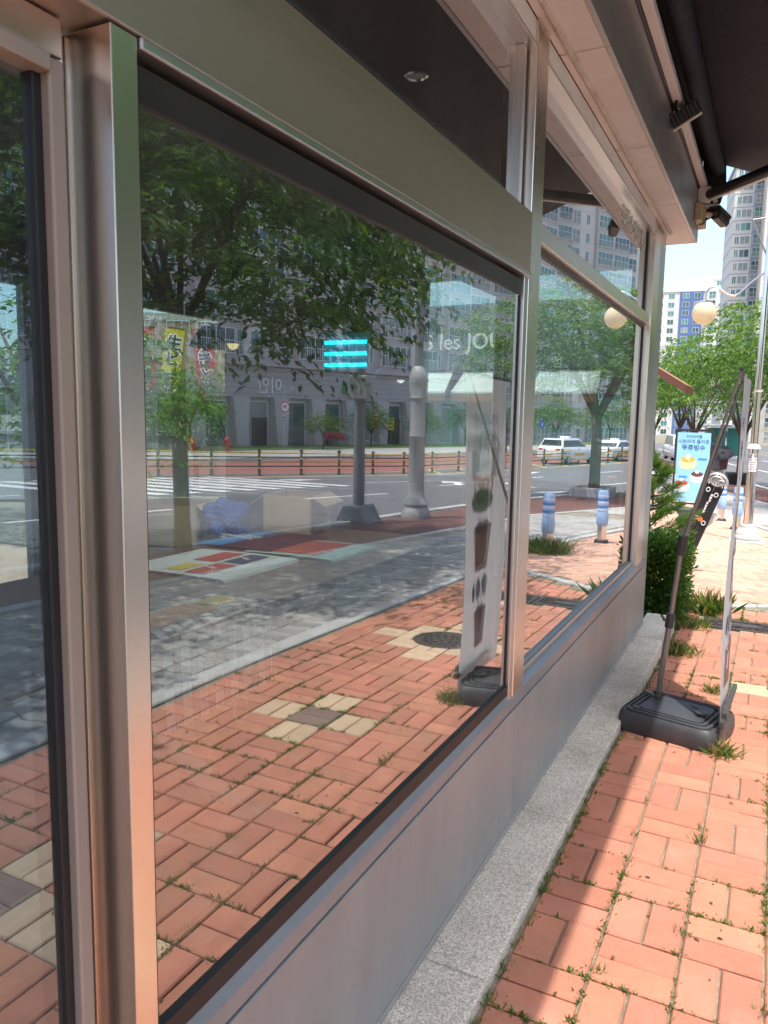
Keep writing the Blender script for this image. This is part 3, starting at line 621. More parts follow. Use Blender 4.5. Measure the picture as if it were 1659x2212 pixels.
# ================================================================== INSIDE THE SHOP
m_enamel = M('dark_enamel', (.01, .014, .02), .12, .2, var=.2, scale=4)
m_inner = M('white_enamel', (.16, .155, .145), .5)
def pendant(x, y, z, r, label, lit):
    p = thing('pendant_lamp', label, 'pendant lamp', (x, y, z), 'enamel pendant lamps inside the shop')
    k = r / .23
    m = MB(); m.lathe([(.232 * k, 0), (.225 * k, .014), (.2 * k, .06), (.165 * k, .098), (.1 * k, .122), (.055 * k, .135), (.048 * k, .16), (.045 * k, .25), (.03 * k, .262), (.012, .28)], 32, (x, y, z), caps=False); m.build('shade', m_enamel, p, smooth=True)
    m = MB(); m.lathe([(.226 * k, .002), (.19 * k, .05), (.1 * k, .08), (.02, .085)], 32, (x, y, z), caps=False); m.build('reflector', m_inner, p, smooth=True)
    m = MB(); m.tube([(x, y, z + .28), (x, y, 2.8)], .006, 6); m.build('cord', m_black, p)
    m = MB(); m.lathe([(.012, .075), (.03, .05), (.034, .02), (.022, -.006), (.004, -.014)], 14, (x, y, z)); m.build('bulb', M('warm_bulb', (.9, .66, .25), .4, emit=.5) if lit == 1 else M('white_bulb', (.9, .9, .87), .4, emit=.7), p, smooth=True)
    l_ = bpy.data.lights.new('bulb_light', 'SPOT'); l_.spot_size = R_(150); l_.spot_blend = .6; l_.energy = 30 if lit == 1 else 12; l_.color = (1, .9, .75) if lit == 1 else (1, .98, .95); l_.shadow_soft_size = .03; lo = bpy.data.objects.new('bulb_light', l_); col.objects.link(lo); lo.parent = p; lo.location = (0, 0, -.02)
pendant(-1.9, 3.42, 1.90, .235, 'large dark pendant lamp nearest the steel post, with a warm yellow bulb', 1)
pendant(-1.76, 5.25, 1.80, .215, 'dark pendant lamp farther inside, by the pale columns, with a white bulb', 2)
for k, (x, y, lab) in enumerate(((-.5, 2.72, 'small round downlight in the dark ceiling above the window beam'), (-1.87, 2.2, 'round ceiling downlight seen through the left pane'), (-1.2, 1.2, 'round ceiling downlight close to the steel post'))):
    d = thing('ceiling_downlight', lab, 'ceiling light', (x, y, 2.79), 'round downlights in the shop ceiling')
    m = MB(); m.lathe([(.045, .008), (.045, 0), (.036, -.004), (.032, .006), (.0, .008)], 20, (x, y, 2.79)); m.build('ring', M('chrome_ring', (.7, .7, .7), .2, 1.), d, smooth=True)
    m = MB(); m.lathe([(0, .002), (.03, .002), (.03, .007), (0, .007)], 16, (x, y, 2.79)); m.build('lamp_face', M('frosted_white', (.75, .75, .73), .5), d)
# cyan tubes
bx('end_wall', m_inwall, -1.99, -1.951, 5.81, 6.099, -.3, 2.868, bevel=0)
ct = thing('tube_light', 'three glowing cyan tubes stacked on the dark end wall inside the shop', 'tube light', (-2.7, 6.08, 2.1))
m = MB(); m.box(-2.95, -2.45, 6.075, 6.099, 1.95, 2.27); m.build('back_plate', M('plate_teal', (.05, .30, .36), .4), ct, bevel=.004)
for z in (1.985, 2.085, 2.185):
    m = MB(); m.tube([(-2.92, 6.055, z), (-2.48, 6.055, z)], .018, 12); m.build('tube', M('cyan_glow', (0.0, .55, .75), .3, emit=1.5), ct, smooth=True)
    m = MB(); m.box(-2.945, -2.925, 6.035, 6.074, z - .02, z + .02); m.build('socket', m_black, ct); m = MB(); m.box(-2.475, -2.455, 6.035, 6.074, z - .02, z + .02); m.build('socket', m_black, ct)
# table with posters, cartons and a blue bag
tb = thing('display_table', 'dark low display table inside the window, posters laid over its front edge', 'table', (-1.75, 3, 0))
m = MB(); m.box(-2.4, -1.12, 1.2, 4.7, .70, .735); m.build('table_top', m_wood, tb, bevel=.004)
for x in (-2.3, -1.22):
    for y in (1.3, 4.6): m = MB(); m.box(x - .03, x + .03, y - .03, y + .03, .01, .70); m.build('leg', m_wood, tb)
f_grey = film_mat('poster_grey', (.66, .72, .80), .35); f_strw = film_mat('poster_white', (.92, .93, .94), .4); f_strv = film_mat('poster_violet', (.26, .24, .36), .4)
f_red = film_mat('poster_red', (.52, .12, .10), .35); f_yel = film_mat('poster_yellow', (.68, .55, .12), .35); f_nvy = film_mat('poster_navy', (.10, .10, .20), .35); f_blue = film_mat('poster_blue', (.07, .25, .62), .35); f_mar = film_mat('poster_maroon', (.12, .03, .05), .35)
f_ink = film_mat('poster_ink', (.05, .05, .08), .3); f_org = film_mat('poster_orange', (.72, .36, .12), .4); f_wht = film_mat('poster_chalk', (.85, .86, .88), .4); f_aqua = film_mat('poster_aqua', (.50, .68, .72), .4)
def sheet(name, lab, x_edge, x_back, y0, y1, drop, mat, z=.738, grp='posters inside the window', bend=.05):
    """paper lying on the table, curling over the edge at x_edge and hanging down"""
    p = thing(name, lab, 'poster', (x_edge, (y0 + y1) / 2, z), grp); pr = [(x_back, z + .004), ((x_back + x_edge) / 2, z + .012)]
    for k in range(7):
        a = math.pi / 2 * k / 6; pr.append((x_edge - bend + bend * math.sin(a) + .0, z + .012 - bend + bend * math.cos(a)))
    pr.append((x_edge + .012, z - drop)); return p, pr
def lay(p, pr, name, mat, y0, y1, s0=0., s1=1., off=0.):
    seg = [0.]; 
    for a, b in zip(pr, pr[1:]): seg.append(seg[-1] + math.hypot(b[0] - a[0], b[1] - a[1]))
    T = seg[-1]
    def at(s):
        d = s * T
        for i in range(len(pr) - 1):
            if d <= seg[i + 1] + 1e-9:
                f = (d - seg[i]) / (seg[i + 1] - seg[i] + 1e-9); a, b = pr[i], pr[i + 1]; nx, nz = -(b[1] - a[1]), b[0] - a[0]; q = math.hypot(nx, nz)
                return a[0] + (b[0] - a[0]) * f + nx / q * off, a[1] + (b[1] - a[1]) * f + nz / q * off
        return pr[-1]
    ss = sorted(set([s0, s1] + [v / T for v in seg if s0 < v / T < s1])); m = MB()
    for a, b in zip(ss, ss[1:]):
        A, B = at(a), at(b); m.quad((A[0], y0, A[1]), (B[0], y0, B[1]), (B[0], y1, B[1]), (A[0], y1, A[1]))
    return m.build(name, mat, p, smooth=True, fixn=False)
p, pr = sheet('striped_poster', 'poster with grey and white stripes curling over the table front, nearest the post', -1.13, -1.42, 2.02, 2.68, .36, f_strw)
lay(p, pr, 'paper', f_strw, 2.02, 2.68)
for k in range(7): lay(p, pr, 'stripe', f_strv, 2.065 + k * .093, 2.065 + k * .093 + .045, .34 if k < 5 else .0, 1., .003)
lay(p, pr, 'bread_picture', f_org, 2.06, 2.42, .05, .34, .004); lay(p, pr, 'cheese_picture', f_yel, 2.44, 2.6, .1, .30, .004)
text('poster_text', 'SUMMER', .085, f_red, p, (-1.114, 2.36, .50), (1, 0, 0), .0005, .002).data.transform(Matrix.Identity(4))
text('poster_text', 'VIBE', .085, f_red, p, (-1.115, 2.40, .585), (1, 0, 0), .0005, .002)
for o in list(p.children):
    if o.name.startswith('poster_text'):   # print faces into the shop, so from the street it reads reversed
        c_ = o.location; o.data.transform(Matrix.Translation((0, 0, 0)) @ Matrix.Scale(-1, 4, (0, 1, 0)))
p, pr = sheet('grey_poster', 'pale grey poster with bold dark lettering and red price boxes on the table', -1.5, -2.2, 2.85, 3.5, .24, f_grey)
lay(p, pr, 'paper', f_grey, 2.85, 3.5)
for a, b, c, d, mt in ((2.9, 3.16, .42, .56, f_red), (3.2, 3.45, .42, .56, f_nvy), (2.92, 3.1, .26, .38, f_yel), (3.18, 3.45, .22, .38, f_red)): lay(p, pr, 'price_box', mt, a, b, c, d, .003)
t_ = text('poster_text', '7월 스마트퀵', .10, f_ink, p, (-1.485, 3.175, .60), (1, 0, 0), .0005, .004); t_.data.transform(Matrix.Scale(-1, 4, (0, 1, 0)))
for yy, s_ in ((3.03, '-7000'), (3.32, '-6000')): text('poster_text', s_, .05, f_wht, p, (-1.72, yy, .752), (0.2, 0, 1), .0005, .001, rot=-1.57)
p, pr = sheet('dark_poster', 'dark maroon poster with a blue strip lying flat on the table', -1.75, -2.35, 3.6, 4.25, .05, f_mar)
lay(p, pr, 'paper', f_mar, 3.6, 4.25); lay(p, pr, 'blue_strip', f_blue, 3.62, 4.23, .0, .3, .003)
text('poster_text', '아메리카노', .06, f_wht, p, (-2.26, 3.9, .757), (0.05, 0, 1), .0005, .001, rot=-1.57); text('poster_text', '1900', .085, f_wht, p, (-2.19, 3.95, .757), (0.05, 0, 1), .0005, .001, rot=-1.57)
p, pr = sheet('pale_poster', 'pale aqua poster with a red picture hanging beyond the grey one', -1.32, -1.95, 3.56, 4.1, .3, f_aqua)
lay(p, pr, 'paper', f_aqua, 3.56, 4.1); lay(p, pr, 'red_picture', f_red, 3.62, 4.05, .18, .5, .003)
t_ = text('poster_text', '수박소다', .1, f_wht, p, (-1.3, 3.83, .6), (1, 0, 0), .0005, .002); t_.data.transform(Matrix.Scale(-1, 4, (0, 1, 0)))
# snack box poster low on the inside of the glass
sn = thing('snack_sticker', 'faint outlined snack box sticker low on the large window', 'sticker', (-.075, 1.15, .85))
def spoly(name, pts, mat, x=-.074): m = MB(); m.add([(x, a, b) for a, b in pts], [tuple(range(len(pts)))]); return m.build(name, mat, sn, fixn=False)
f_line = film_mat('sticker_line', (.75, .72, .74), .3, .62); f_snack = film_mat('sticker_amber', (.70, .38, .12), .3, .72)
for k in range(5):
    a = k * .028; spoly('stripe', [(.86 + a, 1.06 - a * .9), (.872 + a, 1.06 - a * .9), (1.02 + a * .8, .86 - a * .45), (1.008 + a * .8, .86 - a * .45)], f_line)
for k in range(26): 
    a, b = rng.uniform(.93, 1.08), rng.uniform(.93, 1.05); s = rng.uniform(.008, .016); spoly('crumb', [(a + s * math.cos(q), b + s * math.sin(q)) for q in [i * 1.05 for i in range(6)]], f_snack, -.0742)
for k in range(4): m = MB(); m.tube([(-.0735, 1.1 + .028 * (k % 2) + .02 * math.cos(q), 1.0 + .05 * k + .024 * math.sin(q)) for q in [i * .7 for i in range(10)]], .0022, 5); m.build('outline', f_line, sn)
def carton(x, y, z, sx, sy, sz, rz, lab, mat, flaps=True):
    c = thing('carton', lab, 'carton', (x, y, z), 'cardboard cartons inside the shop', 0); rt = Matrix.Rotation(rz, 3, 'Z')
    m = MB(); t = .006
    for cx_, cy_, ax, ay in ((-sx / 2, 0, t, sy), (sx / 2, 0, t, sy), (0, -sy / 2, sx - t * 2, t), (0, sy / 2, sx - t * 2, t)): m.obox(Vector((x, y, z + sz / 2)) + rt @ Vector((cx_, cy_, 0)), (ax, ay, sz), rt)
    m.obox((x, y, z + .006), (sx, sy, .008), rt); m.build('walls', mat, c)
    if flaps:
        for sgn in (-1, 1):
            m = MB(); r2 = rt @ Matrix.Rotation(sgn * .6, 3, 'Y'); m.obox(Vector((x, y, z + sz)) + rt @ Vector((sgn * (sx / 2 + .05), 0, -.03)), (.12, sy * .95, .005), r2); m.build('flap', mat, c)
m_card = M('cardboard', (.36, .25, .15), .8, var=.12, scale=5); m_card2 = M('cardboard_pale', (.48, .40, .30), .8, var=.12, scale=5)
carton(-2.15, 4.45, .736, .34, .4, .26, .2, 'open brown carton farthest back on the display table', m_card)
carton(-2.9, 4.1, .01, .45, .5, .62, -.15, 'tall brown carton on the floor behind the table', m_card); carton(-2.9, 4.1, .64, .42, .42, .28, .25, 'pale open carton stacked on the tall brown one', m_card2)
carton(-2.65, 5.0, .01, .5, .45, .5, .1, 'wide carton on the floor below the cyan tubes', m_card2)
bgm = film_mat('bag_blue', (.015, .10, .45), .3)
bag = thing('plastic_bag', 'crumpled bright blue plastic bag among the cartons', 'bag', (-2.45, 4.05, .736))
bm2 = bmesh.new(); bmesh.ops.create_icosphere(bm2, subdivisions=5, radius=.12)
for v in bm2.verts:
    q = v.co.copy(); n_ = 1 + .2 * math.sin(q.x * 41 + q.y * 27) * math.sin(q.z * 37 + q.x * 19) + .12 * abs(math.sin(q.y * 83 + q.z * 61)) + .07 * abs(math.sin(q.x * 151 - q.z * 133)); v.co = Vector((q.x * n_ * 1.1, q.y * n_ * 1.3, max(-.09, q.z * n_)))
me = bpy.data.meshes.new('bag_body'); bm2.to_mesh(me); bm2.free(); me.materials.append(bgm); o = bpy.data.objects.new('bag_body', me); link(o, bag); o.location = (0, 0, .10)
# ================================================================== STREET FURNITURE
m_tank = M('tank_plastic', (.045, .047, .052), .48, var=.12, scale=6, bump=.12, bscale=180, stain=(.12, .11, .10), stscale=5, stamt=.35)
m_pole = M('grey_pole', (.30, .285, .275), .33, .8, var=.1, scale=5)
m_clamp = M('clamp_dark', (.05, .047, .045), .5, var=.1)
m_inox = M('polished_steel', (.66, .63, .60), .13, 1., var=.06, scale=2)
m_concb = M('cast_concrete', (.52, .51, .48), .8, var=.1, scale=6, bump=.2, bscale=60, stain=(.3, .3, .27), stscale=4, stamt=.4)
m_bblue = M('bollard_blue', (.30, .46, .72), .6, var=.08, scale=8, bump=.1, bscale=60, stain=(.42, .52, .68), stscale=5, stamt=.5)
m_bmid = M('bollard_midblue', (.08, .22, .55), .6, var=.1, scale=8); m_bpale = M('bollard_pale', (.52, .64, .80), .6, var=.1, scale=8)
m_bnk = M('base_black', (.02, .02, .02), .45)
# ---- banner stand: water tank foot, pole, two arms, translucent banner
bs = thing('banner_stand', 'leaning banner stand on a ribbed black water tank beside the shop step', 'banner stand', (.42, 4.15, -.02))
zt = gz(4.15); m = MB(); tk = Matrix.Rotation(R_(-14), 3, 'Z'); tc_ = Vector((.437, 4.0, zt))
n_ = 40; L_, W_ = .24, .205
def tank_ring(kx, z):
    out = []
    for q in range(n_):
        a = 2 * math.pi * q / n_; c_, s_ = math.cos(a), math.sin(a); e = .24
        out.append(tc_ + tk @ Vector((math.copysign(abs(c_) ** e, c_) * (L_ - kx), math.copysign(abs(s_) ** e, s_) * (W_ - kx), z)))
    return out
prof_ = [(.022, .003), (.005, .016), (0, .045), (.002, .085), (.008, .106), (.016, .116), (.018, .108), (.030, .108), (.032, .120), (.042, .122), (.044, .112), (.056, .112), (.058, .123), (.068, .124), (.070, .114), (.082, .114), (.084, .124), (.1, .125), (.14, .125)]
vs_ = [p for k, z in prof_ for p in tank_ring(k, z)]; fs_ = [(i * n_ + k, i * n_ + (k + 1) % n_, (i + 1) * n_ + (k + 1) % n_, (i + 1) * n_ + k) for i in range(len(prof_) - 1) for k in range(n_)]
fs_ += [tuple(range(n_ - 1, -1, -1)), tuple((len(prof_) - 1) * n_ + k for k in range(n_))]
m.add(vs_, fs_); tank = m.build('water_tank', m_tank, bs, smooth=True)
P0 = tc_ + tk @ Vector((-.135, .09, .115)); P1 = Vector((.405, 4.02, .93)); 
m = MB(); m.lathe([(.034, 0), (.034, .012), (.024, .02), (.022, .05), (.0, .052)], 16, P0 - Vector((0, 0, .01))); m.build('socket', m_clamp, bs, smooth=True)
m = MB(); m.lathe([(.03, 0), (.034, .004), (.034, .008), (.0, .012)], 18, tc_ + tk @ Vector((.13, -.02, .136))); m.build('filler_cap', m_tank, tank, smooth=True)
m = MB(); m.tube([tc_ + tk @ Vector((.06 + .05 * math.sin(a),   .03 * math.cos(a), .139)) for a in [k * .26 for k in range(9)]], .004, 6); m.build('handle', m_tank, tank)
m = MB(); m.obox(P0 + Vector((-.035, -.01, .025)), (.05, .012, .01), Matrix.Rotation(.3, 3, 'Y')); m.tube([P0 + Vector((-.02, -.022, .02)), P0 + Vector((-.02, .0, .02))], .006, 8); m.build('lever', m_pole, bs)
m = MB(); m.tube([P0, P0 + (P1 - P0) * .52], .0155, 14); m.tube([P0 + (P1 - P0) * .52, P1], .0125, 14); m.build('pole', m_pole, bs, smooth=True)
cp = P0 + (P1 - P0) * .52; dv = (P1 - P0).normalized()
m = MB(); m.tube([cp - dv * .035, cp + dv * .04], .0215, 14); m.tube([cp + Vector((-.024, -.012, 0)), cp + Vector((-.04, -.02, .03))], .007, 8); m.build('clamp', m_clamp, bs, smooth=True)
m = MB(); m.tube([P1 - dv * .05, P1 + dv * .05], [.019, .024], 12); m.build('arm_hub', m_clamp, bs, smooth=True)
TA, TB = Vector((.625, 3.8, 1.775)), Vector((.61, 4.47, 1.76))
for T in (TA, TB): m = MB(); m.tube([P1, P1 + (T - P1) * .5, T], [.0085, .007, .006], 10); m.build('arm', m_pole, bs, smooth=True)
m = MB(); m.tube([TA - Vector((0, .02, 0)), TB + Vector((0, .02, 0))], .009, 10); m.build('top_bar', m_clamp, bs, smooth=True)
m = MB(); rb = tk; m.obox((.668, 4.11, .125), (.022, .62, .03), Matrix.Rotation(R_(-3), 3, 'Z')); m.obox((.668, 3.95, .15), (.02, .2, .035), Matrix.Rotation(R_(-3), 3, 'Z')); m.build('bottom_bar', m_clamp, bs, bevel=.003)
f_ban = film_mat('banner_film', (.86, .85, .87), .5); f_bant = film_mat('banner_print_dark', (.10, .10, .15), .4); f_banc = film_mat('banner_print_cup', (.36, .19, .15), .4); f_bang = film_mat('banner_print_green', (.12, .22, .07), .4); f_bano = film_mat('banner_print_orange', (.78, .42, .10), .5); f_bani = film_mat('banner_print_ice', (.62, .40, .32), .5)
BX = lambda y, z: .648 - .016 * math.sin((z - .1) * 1.9) - (.02 if z > 1.2 else 0) * (z - 1.2) + .01 * math.sin(y * 9 + z * 3)
def bsheet(name, y0, y1, z0, z1, mat, off=0., par=bs, ny=6, nz=20, th=0.):
    m = MB()
    for a in range(ny):
        for b in range(nz):
            ya, yb = y0 + (y1 - y0) * a / ny, y0 + (y1 - y0) * (a + 1) / ny; za, zb = z0 + (z1 - z0) * b / nz, z0 + (z1 - z0) * (b + 1) / nz
            m.quad((BX(ya, za) + off, ya, za), (BX(yb, za) + off, yb, za), (BX(yb, zb) + off, yb, zb), (BX(ya, zb) + off, ya, zb))
    return m.build(name, mat, par, smooth=True, fixn=False)
ban = bsheet('banner', 3.83, 4.5, .04, 1.76, f_ban)
def bpoly(name, pts, mat, off=.0025):
    m = MB(); m.add([(BX(a, b) + off, a, b) for a, b in pts], [tuple(range(len(pts)))]); return m.build(name, mat, ban, fixn=False)
def bcup(yc, z0, s):
    bpoly('cup_picture', [(yc - s * .62, z0 - s), (yc + s * .62, z0 - s), (yc + s * .78, z0 - s * .9), (yc + s, z0 + s), (yc - s, z0 + s), (yc - s * .78, z0 - s * .9)], f_banc)
    bpoly('rim_picture', [(yc + s * 1.06 * math.cos(a), z0 + s + s * .3 * math.sin(a)) for a in [k * math.pi / 10 for k in range(20)]], f_wht, .0035)
    for k in range(6): a = k * 1.05; bpoly('ice_picture', [(yc + s * .5 * math.cos(a) + s * .3 * math.cos(a + q), z0 + s * 1.05 + s * .2 * math.sin(a) + s * .26 * math.sin(a + q)) for q in (0, 1.57, 3.14, 4.71)], f_bani if k % 2 else f_banc, .0045 + .0004 * k)
bcup(4.12, .80, .13); bcup(4.14, .33, .11)
for k, (yc, zz, s) in enumerate(((4.0, .56, .045), (4.09, .57, .06), (4.2, .58, .06))): bpoly('logo', [(yc + s * .7 * math.cos(a), zz + s * 1.15 * math.sin(a)) for a in [q * math.pi / 8 for q in range(16)]], f_bant, .0035)
bpoly('leaf_picture', [(4.1 + .16 * math.cos(a), 1.08 + .07 * math.sin(a)) for a in [q * math.pi / 8 for q in range(16)]], f_bang)
def btext(body, size, y, z, mat, bold=0.): 
    t_ = text('banner_text', body, size, mat, ban, (.672, y, z), (1, 0, 0), .0004, bold, label=None)
    for v in t_.data.vertices: v.co.x = BX(v.co.y + ORG[ban].y, v.co.z + ORG[ban].z) + .0045 - ORG[ban].x
btext('PARIS BAGUETTE', .058, 4.12, .13, f_bant, .001); btext('100', .15, 4.08, .565, f_ban, .0); btext('아메리카노', .115, 4.12, 1.40, f_bant, .003); btext('한국형 고정식', .07, 4.12, 1.53, f_bant); btext('(HOT)', .07, 4.1, 1.28, f_bant); btext('1900', .15, 4.1, 1.17, f_bano, .002); btext('my lactose', .04, 4.1, .52, f_ban)
for y, z in ((3.98, 1.3), (4.28, 1.31)): bpoly('paper_patch', [(y - .06, z - .08), (y + .06, z - .08), (y + .06, z + .08), (y - .06, z + .08)], f_wht, .005)
# ---- bollards with blue cushions
def make_bollard(x, y, lab):
    z = gz(y); b = thing('bollard', lab, 'bollard', (x, y, z), 'steel bollards with blue padded covers')
    m = MB(); m.lathe([(.105, -.05), (.105, .03), (.09, .05), (.06, .052)], 20, (x, y, z)); m.build('foot_ring', m_bnk, b, smooth=True)
    m = MB(); m.tube([(x, y, z), (x, y, z + .3)], .07, 20); m.build('steel_tube', m_inox, b, smooth=True)
    m = MB(); m.lathe([(.0, .26), (.074, .26), (.086, .29), (.09, .38), (.082, .46), (.078, .47), (.078, .76), (.07, .785), (.0, .79)], 22, (x, y, z)); c = m.build('padded_cover', m_bblue, b, smooth=True)
    for k, (z0, mt) in enumerate(((.48, m_bpale), (.535, m_bmid), (.59, m_bpale), (.64, m_bmid), (.69, m_bpale))): m = MB(); m.lathe([(.0795, z0), (.0805, z0 + .004), (.0805, z0 + .031), (.0795, z0 + .035)], 22, (x, y, z)); m.build('band', mt, c, smooth=True)
    return b
make_bollard(1.74, 10.05, 'blue padded bollard in long grass, leftmost in the small window reflection')
make_bollard(1.33, 11.61, 'blue padded bollard on a black ring foot, second in the small window reflection')
make_bollard(.27, 15.46, 'blue padded bollard right beside the steel lamp post')
make_bollard(-.09, 17.21, 'blue padded bollard behind the hanging banner strip, left of the lamp post')
make_bollard(-1.3, 21.2, 'blue padded bollard farthest away, behind the blue sign')
# ---- lamp post with globe
LX, LY = .5, 13.48; LZ = gz(LY)
lp = thing('lamp_post', 'polished steel lamp post on a stepped concrete base, with cream globes', 'lamp post', (LX, LY, LZ))
m = MB(); m.box(LX - .26, LX + .26, LY - .26, LY + .26, LZ - .1, LZ + .035); m.build('base_slab', m_concb, lp, bevel=.01)
m = MB(); m.lathe([(.185, .036), (.195, .05), (.195, .08), (.185, .1), (.175, .11), (.172, .15), (.155, .19), (.13, .215), (.105, .225), (.105, .27), (.098, .285), (.07, .29)], 28, (LX, LY, LZ)); m.build('concrete_base', m_concb, lp, smooth=True)
m = MB(); m.tube([(LX, LY, LZ + .28), (LX, LY, LZ + 1.5)], .072, 22); m.build('lower_pole', m_inox, lp, smooth=True)
m = MB(); m.lathe([(.1, 1.49), (.1, 1.51), (.085, 1.535), (.06, 1.56), (.055, 1.57)], 22, (LX, LY, LZ)); m.build('collar', M('collar_white', (.75, .75, .73), .4), lp, smooth=True)
m = MB(); m.tube([(LX, LY, LZ + 1.55), (LX, LY, LZ + 2.4)], .056, 20); m.tube([(LX, LY, LZ + 2.4), (LX, LY, LZ + 5.3)], .05, 20); m.build('upper_pole', m_inox, lp, smooth=True)
m = MB(); m.lathe([(.06, 2.38), (.06, 2.41)], 20, (LX, LY, LZ)); m.build('joint_ring', m_bead, lp)
pn = MB(); nn = 10
for k in range(nn):
    a0, a1 = -2.5 + 1.9 * k / nn, -2.5 + 1.9 * (k + 1) / nn; r_ = .0735
    pn.quad((LX + r_ * math.cos(a0), LY + r_ * math.sin(a0), LZ + 1.13), (LX + r_ * math.cos(a1), LY + r_ * math.sin(a1), LZ + 1.13), (LX + r_ * math.cos(a1), LY + r_ * math.sin(a1), LZ + 1.42), (LX + r_ * math.cos(a0), LY + r_ * math.sin(a0), LZ + 1.42))
nb = thing('paper_notice', 'white paper notice with Korean lettering wrapped round the lamp post', 'notice', (LX, LY, LZ + 1.3)); pn.build('sheet', M('paper', (.8, .8, .78), .8, var=.05), nb, smooth=True, fixn=False)
m_ink = M('ink', (.03, .03, .035), .7)
dn = Vector((.1, -1, 0)).normalized(); ctr = Vector((LX, LY, 0)) + dn * .0755
text('notice_text', '급 매', .07, m_ink, nb, ctr + Vector((-.005, 0, LZ + 1.375)), dn, .0005, .001)
for k, s in enumerate(('1억2천 : 6천대', '', '', '', '0-580-0357')):
    if s: text('notice_text', s, .026, m_ink, nb, ctr + Vector((-.005, 0, LZ + 1.315 - k * .037)), dn, .0005)
    else: m = MB(); m.obox(ctr + Vector((-.005, 0, LZ + 1.315 - k * .037)), (.1 - .012 * k, .001, .007), Matrix.Rotation(.1, 3, 'Z')); m.build('print_line', m_ink, nb)
gm = film_mat('globe_opal', (.86, .76, .56), .55)
def globe(cx_, cy_, cz_, r=.185):
    m = MB(); m.lathe([(r * math.sin(math.pi * k / 18), -r * math.cos(math.pi * k / 18)) for k in range(1, 17)] + [(.09, r * .96)], 28, (cx_, cy_, cz_)); g_ = m.build('globe', gm, lp, smooth=True)
    m = MB(); m.lathe([(.1, r * .93), (.1, r * 1.0), (.05, r * 1.08), (.02, r * 1.1)], 20, (cx_, cy_, cz_)); m.build('cap', m_inox, g_, smooth=True)
GX, GY, GZ = -.36, 13.42, 3.24
globe(GX, GY, GZ); globe(1.66, 13.54, GZ)
for s, ex in ((-1, GX), (1, 1.66)):
    pts = [(ex, GY if s < 0 else 13.54, GZ + .2), (ex, GY, GZ + .3), (ex - s * .04, GY, GZ + .37), (ex - s * .1, GY, GZ + .4), (ex - s * .18, GY, GZ + .38), (ex - s * .32, GY + .02, GZ + .27), (ex - s * .42, GY + .03, GZ + .24), (ex - s * .5, GY + .04, GZ + .29), (ex - s * .62, GY + .05, GZ + .42), (LX, LY, GZ + .62)]
    m = MB(); m.tube(pts, .017, 10); m.build('arm', m_inox, lp, smooth=True)
m = MB(); m.tube([(LX, LY, 4.0), (LX - .26, LY - .04, 4.62)], .013, 8); m.tube([(LX - .26, LY - .04, 4.62), (LX + .5, LY + .05, 4.68)], .01, 8); m.build('brace', m_pole, lp, smooth=True)
# ---- blue dessert sign
SX, SY = -.95, 20.0; SZ = gz(SY)
sg = thing('dessert_sign', 'tall blue sign board with bowls of shaved ice and Korean lettering', 'sign', (SX, SY, SZ))
m = MB()
for x in (SX - .41, SX + .41): m.box(x - .02, x + .02, SY - .02, SY + .02, SZ, SZ + 1.95)
m.box(SX - .39, SX + .39, SY - .02, SY + .02, SZ + 1.9, SZ + 1.95); m.box(SX - .39, SX + .39, SY - .02, SY + .02, SZ + .12, SZ + .16); m.box(SX - .43, SX - .39, SY - .3, SY + .3, SZ, SZ + .03); m.box(SX + .39, SX + .43, SY - .3, SY + .3, SZ, SZ + .03)
m.build('frame', m_dark, sg)
m = MB(); m.box(SX - .375, SX + .375, SY - .012, SY + .002, SZ + .2, SZ + 1.87); bd = m.build('board', M('sign_sky_blue', (.27, .58, .80), .5, var=.08, scale=1.5), sg)
def disc(name, cx_, cz_, rx, rz, mat, d, par, a0=0., a1=2 * math.pi, n=20, yy=SY):
    m = MB(); m.add([(cx_ + rx * math.cos(a0 + (a1 - a0) * k / n), yy - .012 - d, cz_ + rz * math.sin(a0 + (a1 - a0) * k / n)) for k in range(n + (0 if a1 - a0 > 6 else 1))], [tuple(range(n + (0 if a1 - a0 > 6 else 1)))]); return m.build(name, mat, par, fixn=False)
c_ice = M('ice_cream', (.80, .66, .36), .6, var=.1, scale=12); c_mango = M('mango', (.80, .42, .06), .5, var=.15, scale=25); c_white = M('milk_white', (.82, .82, .80), .6, var=.05); c_bean = M('bean', (.12, .05, .05), .6, var=.3, scale=30); c_berry = M('berry', (.62, .05, .06), .5, var=.25, scale=25); c_txt = M('sign_navy', (.03, .08, .20), .6); c_band = M('sign_blue', (.05, .25, .6), .6)
for cx_, cz_, top, s in ((SX - .11, SZ + 1.12, c_mango, 1.), (SX + .12, SZ + .78, c_bean, .85), (SX - .22, SZ + .55, c_berry, .9)):
    disc('bowl', cx_, cz_, .2 * s, .15 * s, c_ice if s == 1. else c_white, .003, bd); disc('topping', cx_, cz_ + .1 * s, .16 * s, .075 * s, top, .005, bd); disc('cream', cx_, cz_ + .17 * s, .055 * s, .05 * s, c_white, .007, bd)
for k in range(7): disc('fruit_cube', SX - .11 + rng.uniform(-.12, .12), SZ + 1.22 + rng.uniform(-.05, .05), .025, .022, c_ice, .008 + k * .0004, bd, n=5)
text('sign_text', '뚜쥬빙수', .145, c_txt, sg, (SX, SY - .016, SZ + 1.5), (0, -1, 0), .001, .002); text('sign_text', '시원하게 돌아온', .105, c_txt, sg, (SX, SY - .016, SZ + 1.65), (0, -1, 0), .001); text('sign_text', '우리의여름', .08, c_txt, sg, (SX, SY - .016, SZ + 1.77), (0, -1, 0), .001)
for x, z in ((SX + .22, SZ + 1.24), (SX - .2, SZ + .8)): m = MB(); m.box(x - .1, x + .1, SY - .016, SY - .0125, z - .03, z + .015); m.build('caption', c_band, bd)
